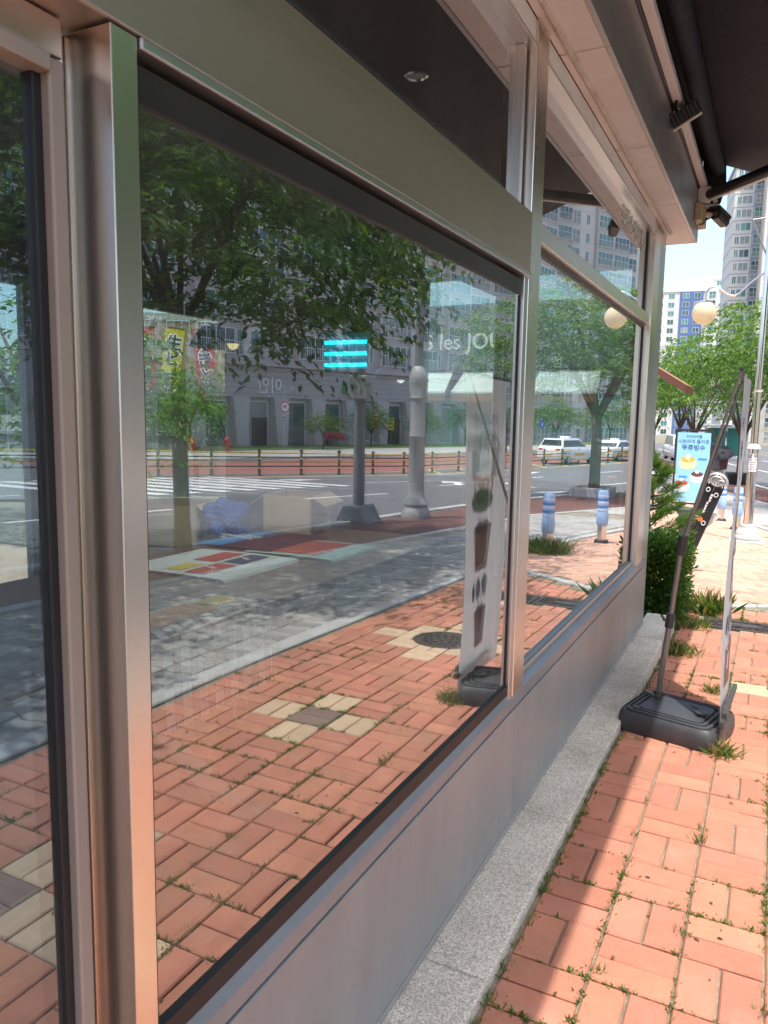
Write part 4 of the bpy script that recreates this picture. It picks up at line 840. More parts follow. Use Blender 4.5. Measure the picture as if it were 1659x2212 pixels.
# ---- black ringed panel with silver head, leaning by the hedge
RX, RY = -.14, 9.5; RZ = gz(RY)
rg = thing('ringed_board', 'leaning black board with white rings, silver scrolled head and teal foot', 'display board', (RX, RY, RZ))
rb_ = Matrix.Rotation(R_(19), 3, 'Y'); B0 = Vector((RX, RY, RZ)); m_rblk = M('satin_black', (.02, .02, .024), .45, var=.2, scale=6)
def RP(x, y, z): return B0 + rb_ @ Vector((x, y, z))
for k, x in enumerate((-.052, .052)): m = MB(); m.obox(RP(x, -.02 * k, .70), (.095, .03, .86), rb_); m.build('panel', m_rblk, rg, bevel=.008)
m = MB(); m.prism([RP(a, .03, b) for a, b in ((-.1, .05), (.0, .05), (.08, .3), (.1, .6), (.19, .78), (.13, .8), (-.1, .7))], rb_ @ Vector((0, .03, 0))); m.build('white_back', M('gloss_white', (.78, .78, .76), .3), rg, bevel=.006)
m = MB(); m.prism([RP(.13 * math.cos(a) , -.04, 1.12 + .13 * math.sin(a)) for a in [k * math.pi / 10 for k in range(11)]], rb_ @ Vector((0, .08, 0))); hd = m.build('silver_head', M('cast_silver', (.55, .56, .55), .35, .7, var=.2, scale=20), rg, bevel=.02)
for r_ in (.035, .07, .11): m = MB(); m.tube([RP((.05 if r_ < .06 else .0) + r_ * math.cos(a), -.05, 1.15 + (r_ * .75) * math.sin(a)) for a in [k * math.pi / 8 for k in range(2, 17 if r_ < .1 else 9)]], .009, 6); m.build('scroll', MATS['cast_silver'], hd, smooth=True)
for k, (x, z) in enumerate(((-.052, 1.03), (.05, 1.0), (-.052, .68), (.05, .65), (-.052, .34), (.05, .31))):
    m = MB(); m.tube([RP(x + .02 * math.cos(a), -.045, z + .024 * math.sin(a)) for a in [q * math.pi / 6 for q in range(13)]], .0048, 6); m.build('ring', MATS['gloss_white'], rg, smooth=True)
for k in range(9): m = MB(); m.obox(RP(-.1 + k * .025, -.045, 1.118 - .01 * (k % 2)), (.013, .015, .022), rb_); m.build('tooth', MATS['gloss_white'], rg)
for k in range(7): m = MB(); m.obox(RP(.0 if k < 4 else .012, -.047, .78 + k * .034), (.022, .004, .024), rb_); m.build('print_mark', MATS['gloss_white'], rg)
m = MB(); m.lathe([(0, 0), (.03, 0), (.03, .004), (0, .004)], 14, RP(.0, -.04, .68), 0, rb_ @ Matrix.Rotation(R_(90), 3, 'X')); m.build('orange_badge', M('badge_orange', (.7, .2, .05), .5), rg)
m = MB(); m.prism([RP(-.1, -.14, .0), RP(.11, -.14, -.03), RP(.13, -.1, .06), RP(.07, -.06, .14), RP(-.1, -.06, .12)], rb_ @ Vector((0, .24, 0))); m.build('teal_foot', M('teal_plastic', (.10, .42, .36), .4), rg, bevel=.01)
# ---- park bench behind it
BX0, BY0 = -.62, 14.0; BZ = gz(BY0); m_bg = M('bench_green', (.055, .075, .055), .5, var=.15, scale=8)
bn = thing('park_bench', 'dark green bench end standing on the pale bricks behind the ringed board', 'bench', (BX0, BY0, BZ))
for k in range(4): m = MB(); m.box(BX0 - .95, BX0 + .22, BY0 - .2 + k * .105, BY0 - .2 + k * .105 + .09, BZ + .4, BZ + .44); m.build('seat_slat', m_bg, bn, bevel=.004)
for x in (BX0 - .8, BX0 + .1):
    m = MB(); m.prism([(x - .05, BY0 - .2, BZ), (x + .09, BY0 - .2, BZ), (x + .12, BY0 - .2, BZ + .34), (x + .16, BY0 - .2, BZ + .395), (x - .1, BY0 - .2, BZ + .395), (x - .06, BY0 - .2, BZ + .34)], (0, .4, 0)); m.build('leg', m_bg, bn, bevel=.008)
    m = MB(); m.obox((x + .02, BY0 - .215, BZ + .2), (.26, .03, .07), Matrix.Rotation(.6, 3, 'Y')); m.build('brace', m_bg, bn, bevel=.004)
# ---- cafe table with two uprights
TX, TY = -2.15, 19.2; TZ = gz(TY); ct_ = thing('cafe_table', 'orange topped outdoor table with two grey uprights left of the blue sign', 'table', (TX, TY, TZ))
m = MB(); m.box(TX - .6, TX + .5, TY - .35, TY + .35, TZ + .7, TZ + .74); m.build('table_top', M('orange_wood', (.55, .22, .08), .5, var=.15, scale=4), ct_, bevel=.006)
for x in (-.5, .4):
    for y in (-.28, .28): m = MB(); m.box(TX + x - .025, TX + x + .025, TY + y - .025, TY + y + .025, TZ, TZ + .7); m.build('leg', m_dark, ct_)
for x, t_ in ((-.02, .05), (.28, .1)): m = MB(); m.obox((TX + x + .03, TY, TZ + 1.25), (.075, .06, 1.02), Matrix.Rotation(t_, 3, 'Y')); m.build('upright', m_pole, ct_, bevel=.004)
# ---- pedestrian under a black umbrella, walking away
PX, PY = -.84, 27.6; PZ = gz(PY)
pe = thing('person', 'person walking away under a black umbrella, grey top, beige trousers, carrying bags', 'person', (PX, PY, PZ))
def skinned(name, verts, edges, radii, mat, parent, sub=2):
    me = bpy.data.meshes.new(name); me.from_pydata([Vector(v) for v in verts], edges, []); o = bpy.data.objects.new(name, me); link(o, parent); me.materials.append(mat)
    o.modifiers.new('skin', 'SKIN'); sk_ = me.skin_vertices[0].data
    for i, r_ in enumerate(radii): sk_[i].radius = (r_, r_) if not isinstance(r_, tuple) else r_
    sk_[0].use_root = True; s = o.modifiers.new('sub', 'SUBSURF'); s.levels = sub; s.render_levels = sub; return o
body_v = [(0, 0, .88), (0, 0, 1.08), (0, .02, 1.3), (0, .03, 1.42), (0, .04, 1.5), (0, .05, 1.6), (-.09, 0, .84), (-.1, .1, .47), (-.1, .0, .08), (-.1, .12, .03), (.09, 0, .84), (.1, -.06, .47), (.1, -.24, .12), (.1, -.15, .04),
          (-.18, .03, 1.36), (-.24, .08, 1.1), (-.16, .26, 1.08), (.18, .03, 1.36), (.25, .0, 1.1), (.25, .06, .84)]
body_e = [(0, 1), (1, 2), (2, 3), (3, 4), (4, 5), (0, 6), (6, 7), (7, 8), (8, 9), (0, 10), (10, 11), (11, 12), (12, 13), (3, 14), (14, 15), (15, 16), (3, 17), (17, 18), (18, 19)]
body_r = [.15, .145, .16, .1, .055, .085, .1, .07, .045, .035, .1, .07, .045, .035, .065, .05, .035, .065, .05, .035]
skinned('body', body_v, body_e, body_r, M('shirt_grey', (.16, .15, .16), .8, var=.1), pe)
skinned('trousers', [(0, 0, .93), (-.095, 0, .82), (-.1, .1, .47), (-.1, .02, .14), (.095, 0, .82), (.1, -.06, .47), (.1, -.22, .18)], [(0, 1), (1, 2), (2, 3), (0, 4), (4, 5), (5, 6)], [.165, .115, .09, .075, .115, .09, .075], M('trousers_beige', (.40, .32, .25), .85, var=.1), pe)
skinned('hair', [(0, .04, 1.6), (0, .03, 1.66)], [(0, 1)], [.1, .08], M('hair_black', (.015, .012, .01), .5), pe)
m = MB(); m.obox((PX + .22, PY - .14, PZ + 1.05), (.2, .1, .38), Matrix.Rotation(.1, 3, 'Y')); bgp = m.build('backpack', M('bag_dark_red', (.09, .03, .04), .7, var=.3, scale=14), pe, bevel=.04)
m = MB(); m.obox((PX + .3, PY + .05, PZ + .62), (.06, .18, .32)); m.build('shopping_bag', M('bag_slate', (.09, .10, .16), .7), pe, bevel=.02)
um = thing('umbrella', 'open black umbrella held over the pedestrian shoulder', 'umbrella', (PX - .02, PY, PZ + 1.55))
ur = Matrix.Rotation(R_(28), 3, 'X') @ Matrix.Rotation(R_(8), 3, 'Y'); UC = Vector((PX + .02, PY - .08, PZ + 1.32)); m = MB(); rings_ = []
for k in range(7):
    a = k / 6 * 1.15; rr_ = .48 * math.sin(a) / math.sin(1.15); zz = .3 * math.cos(a) - .12
    for q in range(16): sc_ = rr_ * (1 if q % 2 == 0 else 1 - .05 * k / 6); rings_.append(UC + ur @ Vector((sc_ * math.cos(q * math.pi / 8), sc_ * math.sin(q * math.pi / 8), zz + .12)))
m.add(rings_, [(k * 16 + q, k * 16 + (q + 1) % 16, (k + 1) * 16 + (q + 1) % 16, (k + 1) * 16 + q) for k in range(6) for q in range(16)]); m.build('canopy', m_cloth, um, fixn=False)
m = MB(); m.tube([UC + ur @ Vector((0, 0, .33)), UC + ur @ Vector((0, 0, -.35))], .008, 6); m.build('shaft', m_pole, um)
# ---- street poles seen reflected
m_grey = M('pole_grey', (.22, .225, .23), .55, .3, var=.12, scale=3); m_greyl = M('column_grey', (.34, .34, .335), .55, .2, var=.1, scale=3)
def tpole(x, y, lab): 
    z = gz(y); p = thing('signal_pole', lab, 'pole', (x, y, z)); m = MB(); m.prism([(x - .3, y - .3, z), (x + .3, y - .3, z), (x + .14, y - .3, z + .3), (x - .14, y - .3, z + .3)], (0, .6, 0)); m.build('base', m_grey, p, bevel=.01)
    m = MB(); m.tube([(x, y, z + .3), (x, y, z + 5.6)], [.1, .08], 14); m.build('mast', m_grey, p, smooth=True); m = MB(); m.tube([(x, y, z + 5.4), (x + 3.4, y, z + 5.9)], [.06, .04], 8); m.build('mast_arm', m_grey, p, smooth=True)
    m = MB(); m.box(x - .18, x + .18, y - .12, y + .12, z + 2.1, z + 2.5); m.build('control_box', m_greyl, p, bevel=.02)
tpole(5.5, 11.5, 'dark grey signal pole with a wedge base, in the middle of the reflection')
x, y = 5.1, 13.0; z = gz(y); p = thing('ornate_lamp_column', 'grey ornate lamp column reflected right of the dark signal pole', 'lamp post', (x, y, z))
m = MB(); m.lathe([(.27, 0), (.27, .12), (.22, .2), (.235, .26), (.2, .33), (.16, .4), (.15, .55), (.145, 1.5), (.155, 1.52), (.145, 1.56), (.14, 2.2), (.16, 2.22), (.14, 2.26), (.18, 2.5), (.17, 2.62), (.12, 2.75), (.085, 2.8)], 24, (x, y, z)); m.build('column', m_greyl, p, smooth=True)
m = MB(); m.tube([(x, y, z + 2.8), (x, y, z + 6.2)], [.08, .06], 14); m.build('shaft', m_grey, p, smooth=True); m = MB(); m.tube([(x, y, z + 6.0), (x + .6, y, z + 6.5), (x + 1.6, y, z + 6.6)], .035, 8); m.build('arm', m_grey, p, smooth=True); m = MB(); m.box(x + 1.5, x + 2.1, y - .1, y + .1, z + 6.52, z + 6.64); m.build('lamp_head', m_greyl, p, bevel=.03)
# speed limit sign and others on the far side
m_sred = M('sign_red', (.55, .03, .03), .5); m_swht = M('sign_white', (.8, .8, .8), .5); m_sblu = M('sign_traffic_blue', (.02, .12, .5), .5); m_sor = M('sign_amber', (.85, .38, .03), .5)
FD = Vector((-.93, -.37, 0)).normalized()
def fdisc(name, c, r, mat, par, off, n=24, r0=0): 
    rm = facing(FD); m = MB(); m.prism([Vector(c) + rm @ Vector((r * math.cos(2 * math.pi * k / n + r0), r * math.sin(2 * math.pi * k / n + r0), off)) for k in range(n)], rm @ Vector((0, 0, .012))); return m.build(name, mat, par)
def signpole(x, y, h, lab, kind):
    z = gz(y) - .02; p = thing('traffic_sign', lab, 'traffic sign', (x, y, z)); m = MB(); m.tube([(x, y, z), (x, y, z + h + (1.8 if kind == 30 else .5))], .05, 10); m.build('pole', m_greyl, p, smooth=True); c = Vector((x, y, z + h)) + FD * .06
    if kind == 30:
        fdisc('plate', c, .42, m_sred, p, 0); fdisc('plate_face', c, .33, m_swht, p, .004); text('sign_text', '30', .42, m_ink, p, c + FD * .02, FD, .002, .008)
        m = MB(); m.lathe([(.14 * math.sin(math.pi * k / 8), -.14 * math.cos(math.pi * k / 8)) for k in range(1, 8)], 14, (x, y, z + h - .75)); m.build('beacon', m_greyl, p, smooth=True)
    elif kind == 'tri':
        fdisc('plate', c, .5, m_sred, p, 0, 3, math.pi / 2); fdisc('plate_face', c, .4, m_sor, p, .004, 3, math.pi / 2); rm = facing(FD); m = MB(); m.prism([c + rm @ Vector((a, b, .018)) for a, b in ((-.18, -.14), (.18, -.14), (.1, -.06), (0, -.02), (-.1, -.06))], rm @ Vector((0, 0, .004))); m.build('hump_symbol', m_ink, p)
    else:
        fdisc('plate', c, .35, m_sblu, p, 0); rm = facing(FD); m = MB(); m.obox(c + rm @ Vector((-.08, 0, .016)), (.07, .3, .01), rm); m.obox(c + rm @ Vector((.08, -.03, .016)), (.07, .24, .01), rm); m.build('symbol', m_swht, p)
signpole(33.0, 49.5, 3.3, 'round red ringed 30 speed limit sign reflected in front of the grey building', 30)
signpole(13.2, 68, 2.4, 'orange triangular hump warning sign beside the white taxis', 'tri'); signpole(16.2, 62, 2.4, 'round blue traffic sign on a pale pole near the grey building corner', 'blue')
# fence along the middle of the road
fe = thing('road_fence', 'black and yellow railing along the middle of the road, seen reflected', 'fence', (FN(30), 30, gz(30)))
m_fy = M('fence_yellow', (.62, .40, .04), .5, var=.15); m_fb = M('fence_black', (.03, .03, .028), .5)
ysf = [12 + 2.05 * k for k in range(30)]
for y in ysf:
    x = FN(y); z = gz(y) - .1; m = MB(); m.lathe([(.1, 0), (.1, .03), (.06, .06), (.055, .92), (.075, .94), (.075, 1.0), (.03, 1.03)], 10, (x, y, z)); ps = m.build('post', m_fb, fe, smooth=True)
    for zz in (.25, .62): m = MB(); m.lathe([(.06, zz), (.062, zz + .01), (.062, zz + .07), (.06, zz + .08)], 10, (x, y, z)); m.build('yellow_band', m_fy, ps)
for k, zz in enumerate((.35, .53, .71, .88)):
    for a, b in zip(ysf, ysf[1:]): m = MB(); m.tube([(FN(a), a, gz(a) - .1 + zz), (FN(b), b, gz(b) - .1 + zz)], .028, 6); m.build('rail', m_fy if k % 2 else m_fb, fe, smooth=True)
# ================================================================== PLANTS
m_bark = M('bark', (.085, .065, .05), .9, var=.35, scale=9, aniso=(1, 1, .25), bump=.9, bscale=30, stain=(.16, .14, .11), stscale=3, stamt=.5)
m_leaf = leaf_mat('leaf_green', (.075, .15, .022), .4, .5); m_leafd = leaf_mat('leaf_dark', (.085, .165, .025), .5, .6); m_leafl = leaf_mat('leaf_light', (.10, .18, .03), .4, .45)
m_hedge = leaf_mat('hedge_leaf', (.07, .14, .025), .3, .6); m_pine = leaf_mat('pine_needle', (.085, .17, .03), .35, .5); m_weed = leaf_mat('weed_leaf', (.10, .16, .035), .35, .55); m_dry = leaf_mat('dry_grass', (.28, .22, .09), .3, .3)
def leaf_mesh(name, pos, dirs, nrm, size, mat, width=.42, tone=None, fold=.12):
    """many folded diamond leaves in one mesh (numpy)"""
    n = len(pos); d = dirs / np.linalg.norm(dirs, axis=1, keepdims=True); s = np.cross(d, nrm); s /= np.linalg.norm(s, axis=1, keepdims=True) + 1e-9; u = np.cross(s, d)
    L = size[:, None]; W = L * width
    v = np.empty((n, 4, 3)); v[:, 0] = pos; v[:, 1] = pos + d * L * .45 + s * W * .5 + u * L * fold; v[:, 2] = pos + d * L - u * L * .08; v[:, 3] = pos + d * L * .45 - s * W * .5 + u * L * fold
    me = bpy.data.meshes.new(name); me.vertices.add(n * 4); me.vertices.foreach_set('co', v.reshape(-1))
    idx = np.arange(n * 4).reshape(n, 4); tri = np.concatenate([idx[:, [0, 1, 2]], idx[:, [0, 2, 3]]], 1).reshape(-1)
    me.loops.add(n * 6); me.loops.foreach_set('vertex_index', tri); me.polygons.add(n * 2); me.polygons.foreach_set('loop_start', np.arange(n * 2) * 3)
    me.update(calc_edges=True); me.validate(); t = np.repeat(np.random.rand(n) if tone is None else tone, 2)
    a = me.attributes.new('tone', 'FLOAT', 'FACE'); a.data.foreach_set('value', t.astype(np.float32)); me.materials.append(mat); return me
def crown(name, seed, rx, rz, nb, nl, leaf, mat, droop=.5, gap=.35, low=-.75):
    """branchlets spread through a crown volume, each carrying leaves both sides; some sectors left open"""
    r = np.random.RandomState(seed); P, D, N, S, T = [], [], [], [], []; lob = r.randn(9, 3); lob /= np.linalg.norm(lob, axis=1, keepdims=True)
    k = 0
    while k < nb:
        q = r.randn(3); q /= np.linalg.norm(q)
        if q[2] < low: continue
        out = 1 + .22 * max((lob[:5] @ q)) - gap * max(0, max(lob[5:] @ q) - .75) * 3
        rad = out * (r.rand() ** .45) * .95
        c = q * rad * np.array([rx, rx, rz]); k += 1
        h = np.array([q[0], q[1], 0]) + r.randn(3) * .45; h[2] = .25 + .35 * r.randn(); h /= np.linalg.norm(h)
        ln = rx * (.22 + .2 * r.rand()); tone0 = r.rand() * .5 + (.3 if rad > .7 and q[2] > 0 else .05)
        for j in range(nl):
            f = (j + .5) / nl; p = c + h * ln * f + np.array([0, 0, -droop * ln * f * f]); tg = h + np.array([0, 0, -2 * droop * f]); tg /= np.linalg.norm(tg)
            sd_ = np.cross(tg, [0, 0, 1.]); sd_ /= np.linalg.norm(sd_) + 1e-9; sd_ *= (1 if j % 2 else -1)
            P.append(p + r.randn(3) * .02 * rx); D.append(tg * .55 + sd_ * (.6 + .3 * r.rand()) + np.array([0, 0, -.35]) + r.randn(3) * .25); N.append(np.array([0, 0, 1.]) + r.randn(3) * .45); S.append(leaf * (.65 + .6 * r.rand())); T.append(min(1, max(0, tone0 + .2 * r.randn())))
    return leaf_mesh(name, np.array(P), np.array(D), np.array(N), np.array(S), mat, tone=np.array(T))
def limbs(seed, h, rx, rz, cz, r0, fork):
    r = random.Random(seed); m = MB(); m.tube([(0, 0, -.1), (.02, .01, .4), (.05 * r.uniform(-1, 1), .05 * r.uniform(-1, 1), fork * .7), (0, 0, fork)], [r0 * 1.35, r0 * 1.05, r0 * .95, r0 * .9], 12)
    for k in range(7):
        a = k * 2 * math.pi / 7 + r.uniform(-.4, .4); e = Vector((rx * .62 * math.cos(a), rx * .62 * math.sin(a), cz + rz * r.uniform(-.2, .55))); b = Vector((0, 0, fork - .15 + .1 * r.random())); mid = b.lerp(e, .45) + Vector((0, 0, .25))
        m.tube([b, mid, e], [r0 * .58, r0 * .34, r0 * .08], 8)
        for q in range(3):
            s = mid.lerp(e, .2 + .25 * q); e2 = s + Vector((r.uniform(-1, 1), r.uniform(-1, 1), r.uniform(-.1, .8))) * rx * .35; m.tube([s, s.lerp(e2, .5) + Vector((0, 0, .06)), e2], [r0 * .2, r0 * .13, r0 * .04], 5)
    return m.mesh('trunk', m_bark, True)
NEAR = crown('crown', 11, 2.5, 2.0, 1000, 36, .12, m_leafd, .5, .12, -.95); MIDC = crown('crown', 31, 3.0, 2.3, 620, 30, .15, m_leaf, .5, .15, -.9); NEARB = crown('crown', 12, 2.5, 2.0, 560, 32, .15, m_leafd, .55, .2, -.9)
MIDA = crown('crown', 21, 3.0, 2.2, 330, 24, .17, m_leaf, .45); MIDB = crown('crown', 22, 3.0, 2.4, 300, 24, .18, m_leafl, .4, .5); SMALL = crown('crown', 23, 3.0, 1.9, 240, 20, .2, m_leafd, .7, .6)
LIMA = limbs(5, 7, 3, 2.2, 4.9, .14, 2.3); LIMN = limbs(7, 7, 2.5, 2.0, 4.35, .085, 2.5); LIMB = limbs(6, 7, 3, 2.2, 4.9, .13, 2.0)
def tree(name, lab, x, y, s, cm, lm, rz, grp, cz=4.9, sz=1., z=None, cs=1.):
    z = gz(y) if z is None else z; t = thing(name, lab, 'tree', (x, y, z), grp); ORG[t] = Vector((0, 0, 0)); t.rotation_euler.z = rz; t.scale = (s, s, s * sz)
    o = bpy.data.objects.new('trunk', lm); link(o, t); o = bpy.data.objects.new('crown', cm); o.location.z = cz; o.scale.z = cs; link(o, t); return t
G1 = 'street trees along the verge'
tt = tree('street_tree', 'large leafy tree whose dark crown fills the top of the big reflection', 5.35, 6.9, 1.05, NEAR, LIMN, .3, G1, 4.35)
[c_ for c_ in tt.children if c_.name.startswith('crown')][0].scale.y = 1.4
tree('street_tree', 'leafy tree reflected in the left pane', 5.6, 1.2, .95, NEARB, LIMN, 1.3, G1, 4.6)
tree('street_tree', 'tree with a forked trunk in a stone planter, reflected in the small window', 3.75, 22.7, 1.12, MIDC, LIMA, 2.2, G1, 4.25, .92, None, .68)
tree('street_tree', 'bright green tree in a round pot right of the person with the umbrella', -.45, 36, 1.02, MIDB, LIMB, .4, G1, 4.75)
for k, (x, y, s, cm) in enumerate(((-3.2, 46, 1.0, MIDA), (-5.0, 56, 1.05, MIDB), (-8.0, 66, 1.1, MIDA), (1.6, 29.2, .98, MIDA))):
    tree('street_tree', ['second tree beyond the potted one, behind the blue sign', 'third tree down the street, behind the sign top', 'farthest street tree at the bend of the road', 'tree shading the grey walkway right of the lamp post'][k], x, y, s, cm, LIMA if k % 2 else LIMB, k * 1.7, G1)
for k, (x, y, s) in enumerate(((-7.5, 44, .95), (-11, 54, 1.1), (-14.5, 47, 1.1), (-13, 66, 1.2))):
    tree('garden_tree', ['tree left of the street behind the outdoor table', 'tall tree between the neighbouring shop and the towers', 'leafy tree behind the neighbouring shop roof', 'farthest tree of the garden behind the shops'][k], x, y, s, (MIDB, MIDA)[k % 2], LIMB, k * 2.1, 'trees left of the street', 4.4)
for k, (x, y, s, cm) in enumerate(((35.7, 41.8, .88, SMALL), (38, 34, .9, SMALL), (17.5, 72, .8, MIDB), (14, 80, .85, MIDB), (11.5, 88, .85, MIDA), (20.5, 66, .7, MIDA), (31, 52, .5, MIDA), (9, 96, .9, MIDB))):
    tree('garden_tree', ['low spreading maple reflected below the pendant lamp', 'low spreading tree left of the maple, by the hydrants', 'light green tree behind the first white taxi', 'light green tree behind the second white taxi', 'tree at the far right of the small window reflection', 'small tree at the grey building corner', 'young shrub-like tree before the grey building', 'last tree beyond the taxis on the far side'][k], x, y, s, cm, LIMA, k * 1.3, 'trees on the far side of the road', 3.9 if cm is SMALL else 4.3, .9, gz(y) + .02)
for k, (x, y, s, lab) in enumerate(((-8.6, 7.6, .72, 'green tree behind the shop, seen through the left pane'), (-17.5, 21.5, .8, 'dark tree beyond the plank wall, seen through the shop'), (-9.5, 3.2, .8, 'green tree behind the shop at the far left'), (-16.2, 25.5, .85, 'tree at the right end of the plank wall'))):
    tree('garden_tree', lab, x, y, s, MIDB if k != 1 else SMALL, LIMB, k * 1.9, 'trees behind the shop', 3.2, .85, -.05)
tree('garden_tree', 'low dark maple behind the shop in front of the plank wall', -9.4, 11.8, .42, SMALL, LIMB, .8, 'trees behind the shop', 4.2, 1., -.05)
tree('garden_tree', 'second low maple behind the shop, closer to the end wall', -8.6, 11.9, .4, SMALL, LIMB, 2.8, 'trees behind the shop', 4.0, 1., -.05)
gw = thing('garden_wall', 'low grey garden wall behind the shop, under the maples', 'wall', (-9.6, 12.6, 0))
m = MB(); m.prism([(-13.5, 9.0, -.2), (-13.3, 8.85, -.2), (-7.0, 14.85, -.2), (-7.2, 15.0, -.2)], (0, 0, 1.25)); m.build('wall', m_conc, gw)
m = MB(); m.prism([(-13.55, 9.0, 1.052), (-13.3, 8.78, 1.052), (-6.93, 14.85, 1.052), (-7.2, 15.07, 1.052)], (0, 0, .07)); m.build('coping', m_greyl, gw)
for k, (x, y, s) in enumerate(((32.0, 62, .62), (29.8, 69, .6), (28.0, 75.5, .7))):
    tree('garden_tree', ['young tree before the doorways of the grey building', 'second young tree before the grey building, right of the flower urn', 'bushy young tree close to the grey building corner'][k], x, y, s, (MIDA, MIDB)[k % 2], LIMB, k * 2.3, 'trees on the far side of the road', 4.0, .95, gz(y) + .02)
# planters
def planter_box(x, y, lab):
    z = gz(y); p = thing('tree_planter', lab, 'planter', (x, y, z)); 
    for sx, sy, ax, ay in ((-.5, 0, .12, 1.12), (.5, 0, .12, 1.12), (0, -.5, .88, .12), (0, .5, .88, .12)): m = MB(); m.box(x + sx - ax / 2, x + sx + ax / 2, y + sy - ay / 2, y + sy + ay / 2, z - .05, z + .28); m.build('stone', m_conc, p, bevel=.02)
    m = MB(); m.box(x - .44, x + .44, y - .44, y + .44, z - .05, z + .2); m.build('soil', m_earth, p)
planter_box(3.75, 22.7, 'square stone planter round the forked tree in the reflection')
p = thing('tree_pot', 'round black pot at the foot of the bright green tree', 'pot', (-.45, 36, gz(36))); m = MB(); m.lathe([(.42, 0), (.5, .4), (.55, .42), (.55, .47), (.48, .47), (.44, .4), (.0, .4)], 22, (-.45, 36, gz(36))); m.build('pot', m_bnk, p, smooth=True)
# hedge: clipped box shrub at the shop corner
def shrub(name, lab, c, half, n, leaf, mat, seed, cat, stem=True):
    r = np.random.RandomState(seed); t = thing(name, lab, cat, c); ORG[t] = Vector((0, 0, 0)); q = r.randn(n, 3); q /= np.linalg.norm(q, axis=1, keepdims=True); q = np.sign(q) * np.abs(q) ** .62; q /= np.max(np.abs(q), axis=1, keepdims=True) ** .75
    rad = (.55 + .47 * r.rand(n) ** .5); pos = q * rad[:, None] * np.array(half) * (1 + .07 * np.sin(q[:, :1] * 9 + q[:, 1:2] * 7)) + r.randn(n, 3) * .02; pos[:, 2] += half[2]
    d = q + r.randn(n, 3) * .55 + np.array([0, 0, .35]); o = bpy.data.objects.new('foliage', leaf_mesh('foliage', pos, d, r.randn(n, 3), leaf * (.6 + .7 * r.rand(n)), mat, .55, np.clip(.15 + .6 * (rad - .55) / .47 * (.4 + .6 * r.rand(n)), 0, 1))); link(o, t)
    m = MB()
    for k in range(9): a = k * .7; m.tube([(.05 * math.cos(a), .05 * math.sin(a), -.05), (half[0] * .35 * math.cos(a), half[1] * .35 * math.sin(a), half[2]), (half[0] * .6 * math.cos(a), half[1] * .6 * math.sin(a), half[2] * 1.6)], [.02, .012, .005], 6)
    o = bpy.data.objects.new('stems', m.mesh('stems', m_bark, True)); link(o, t); return t
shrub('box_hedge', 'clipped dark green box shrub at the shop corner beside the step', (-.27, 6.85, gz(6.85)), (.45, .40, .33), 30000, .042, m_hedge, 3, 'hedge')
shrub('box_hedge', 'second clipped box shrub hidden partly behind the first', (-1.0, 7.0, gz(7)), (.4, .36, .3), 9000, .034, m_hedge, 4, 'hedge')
# young pine above it
pt = thing('young_pine', 'young pine with bright green needles standing behind the box shrub', 'pine', (-.24, 7.45, gz(7.45))); ORG[pt] = Vector((0, 0, 0)); r = np.random.RandomState(9); P, D, S, T = [], [], [], []; m = MB(); m.tube([(0, 0, 0), (.02, .01, .6), (0, .02, 1.05), (.02, 0, 1.35)], [.035, .03, .018, .006], 8)
for k in range(34):
    h = .42 + .9 * k / 34; a = k * 2.4; ln = (.44 - .28 * k / 34) * (.75 + .5 * r.rand()); e = Vector((math.cos(a) * ln, math.sin(a) * ln, h + ln * (.25 + .3 * r.rand()))); m.tube([(0, .01, h), Vector((0, 0, h)).lerp(e, .5) + Vector((0, 0, -.03)), e], [.011, .008, .003], 5)
    for j in range(300):
        f = .25 + .8 * r.rand() ** .7; p = np.array([0, 0, h]) * (1 - f) + np.array(e) * f + r.randn(3) * .01; dd = np.array([math.cos(a), math.sin(a), .55]) * .9 + r.randn(3) * .62; P.append(p); D.append(dd); S.append(.05 + .06 * r.rand()); T.append(min(1, max(0, .2 + .55 * f + .2 * r.randn())))
o = bpy.data.objects.new('needles', leaf_mesh('needles', np.array(P), np.array(D), r.randn(len(P), 3), np.array(S), m_pine, .045, np.array(T), .0)); link(o, pt); o = bpy.data.objects.new('stem', m.mesh('stem', m_bark, True)); link(o, pt)
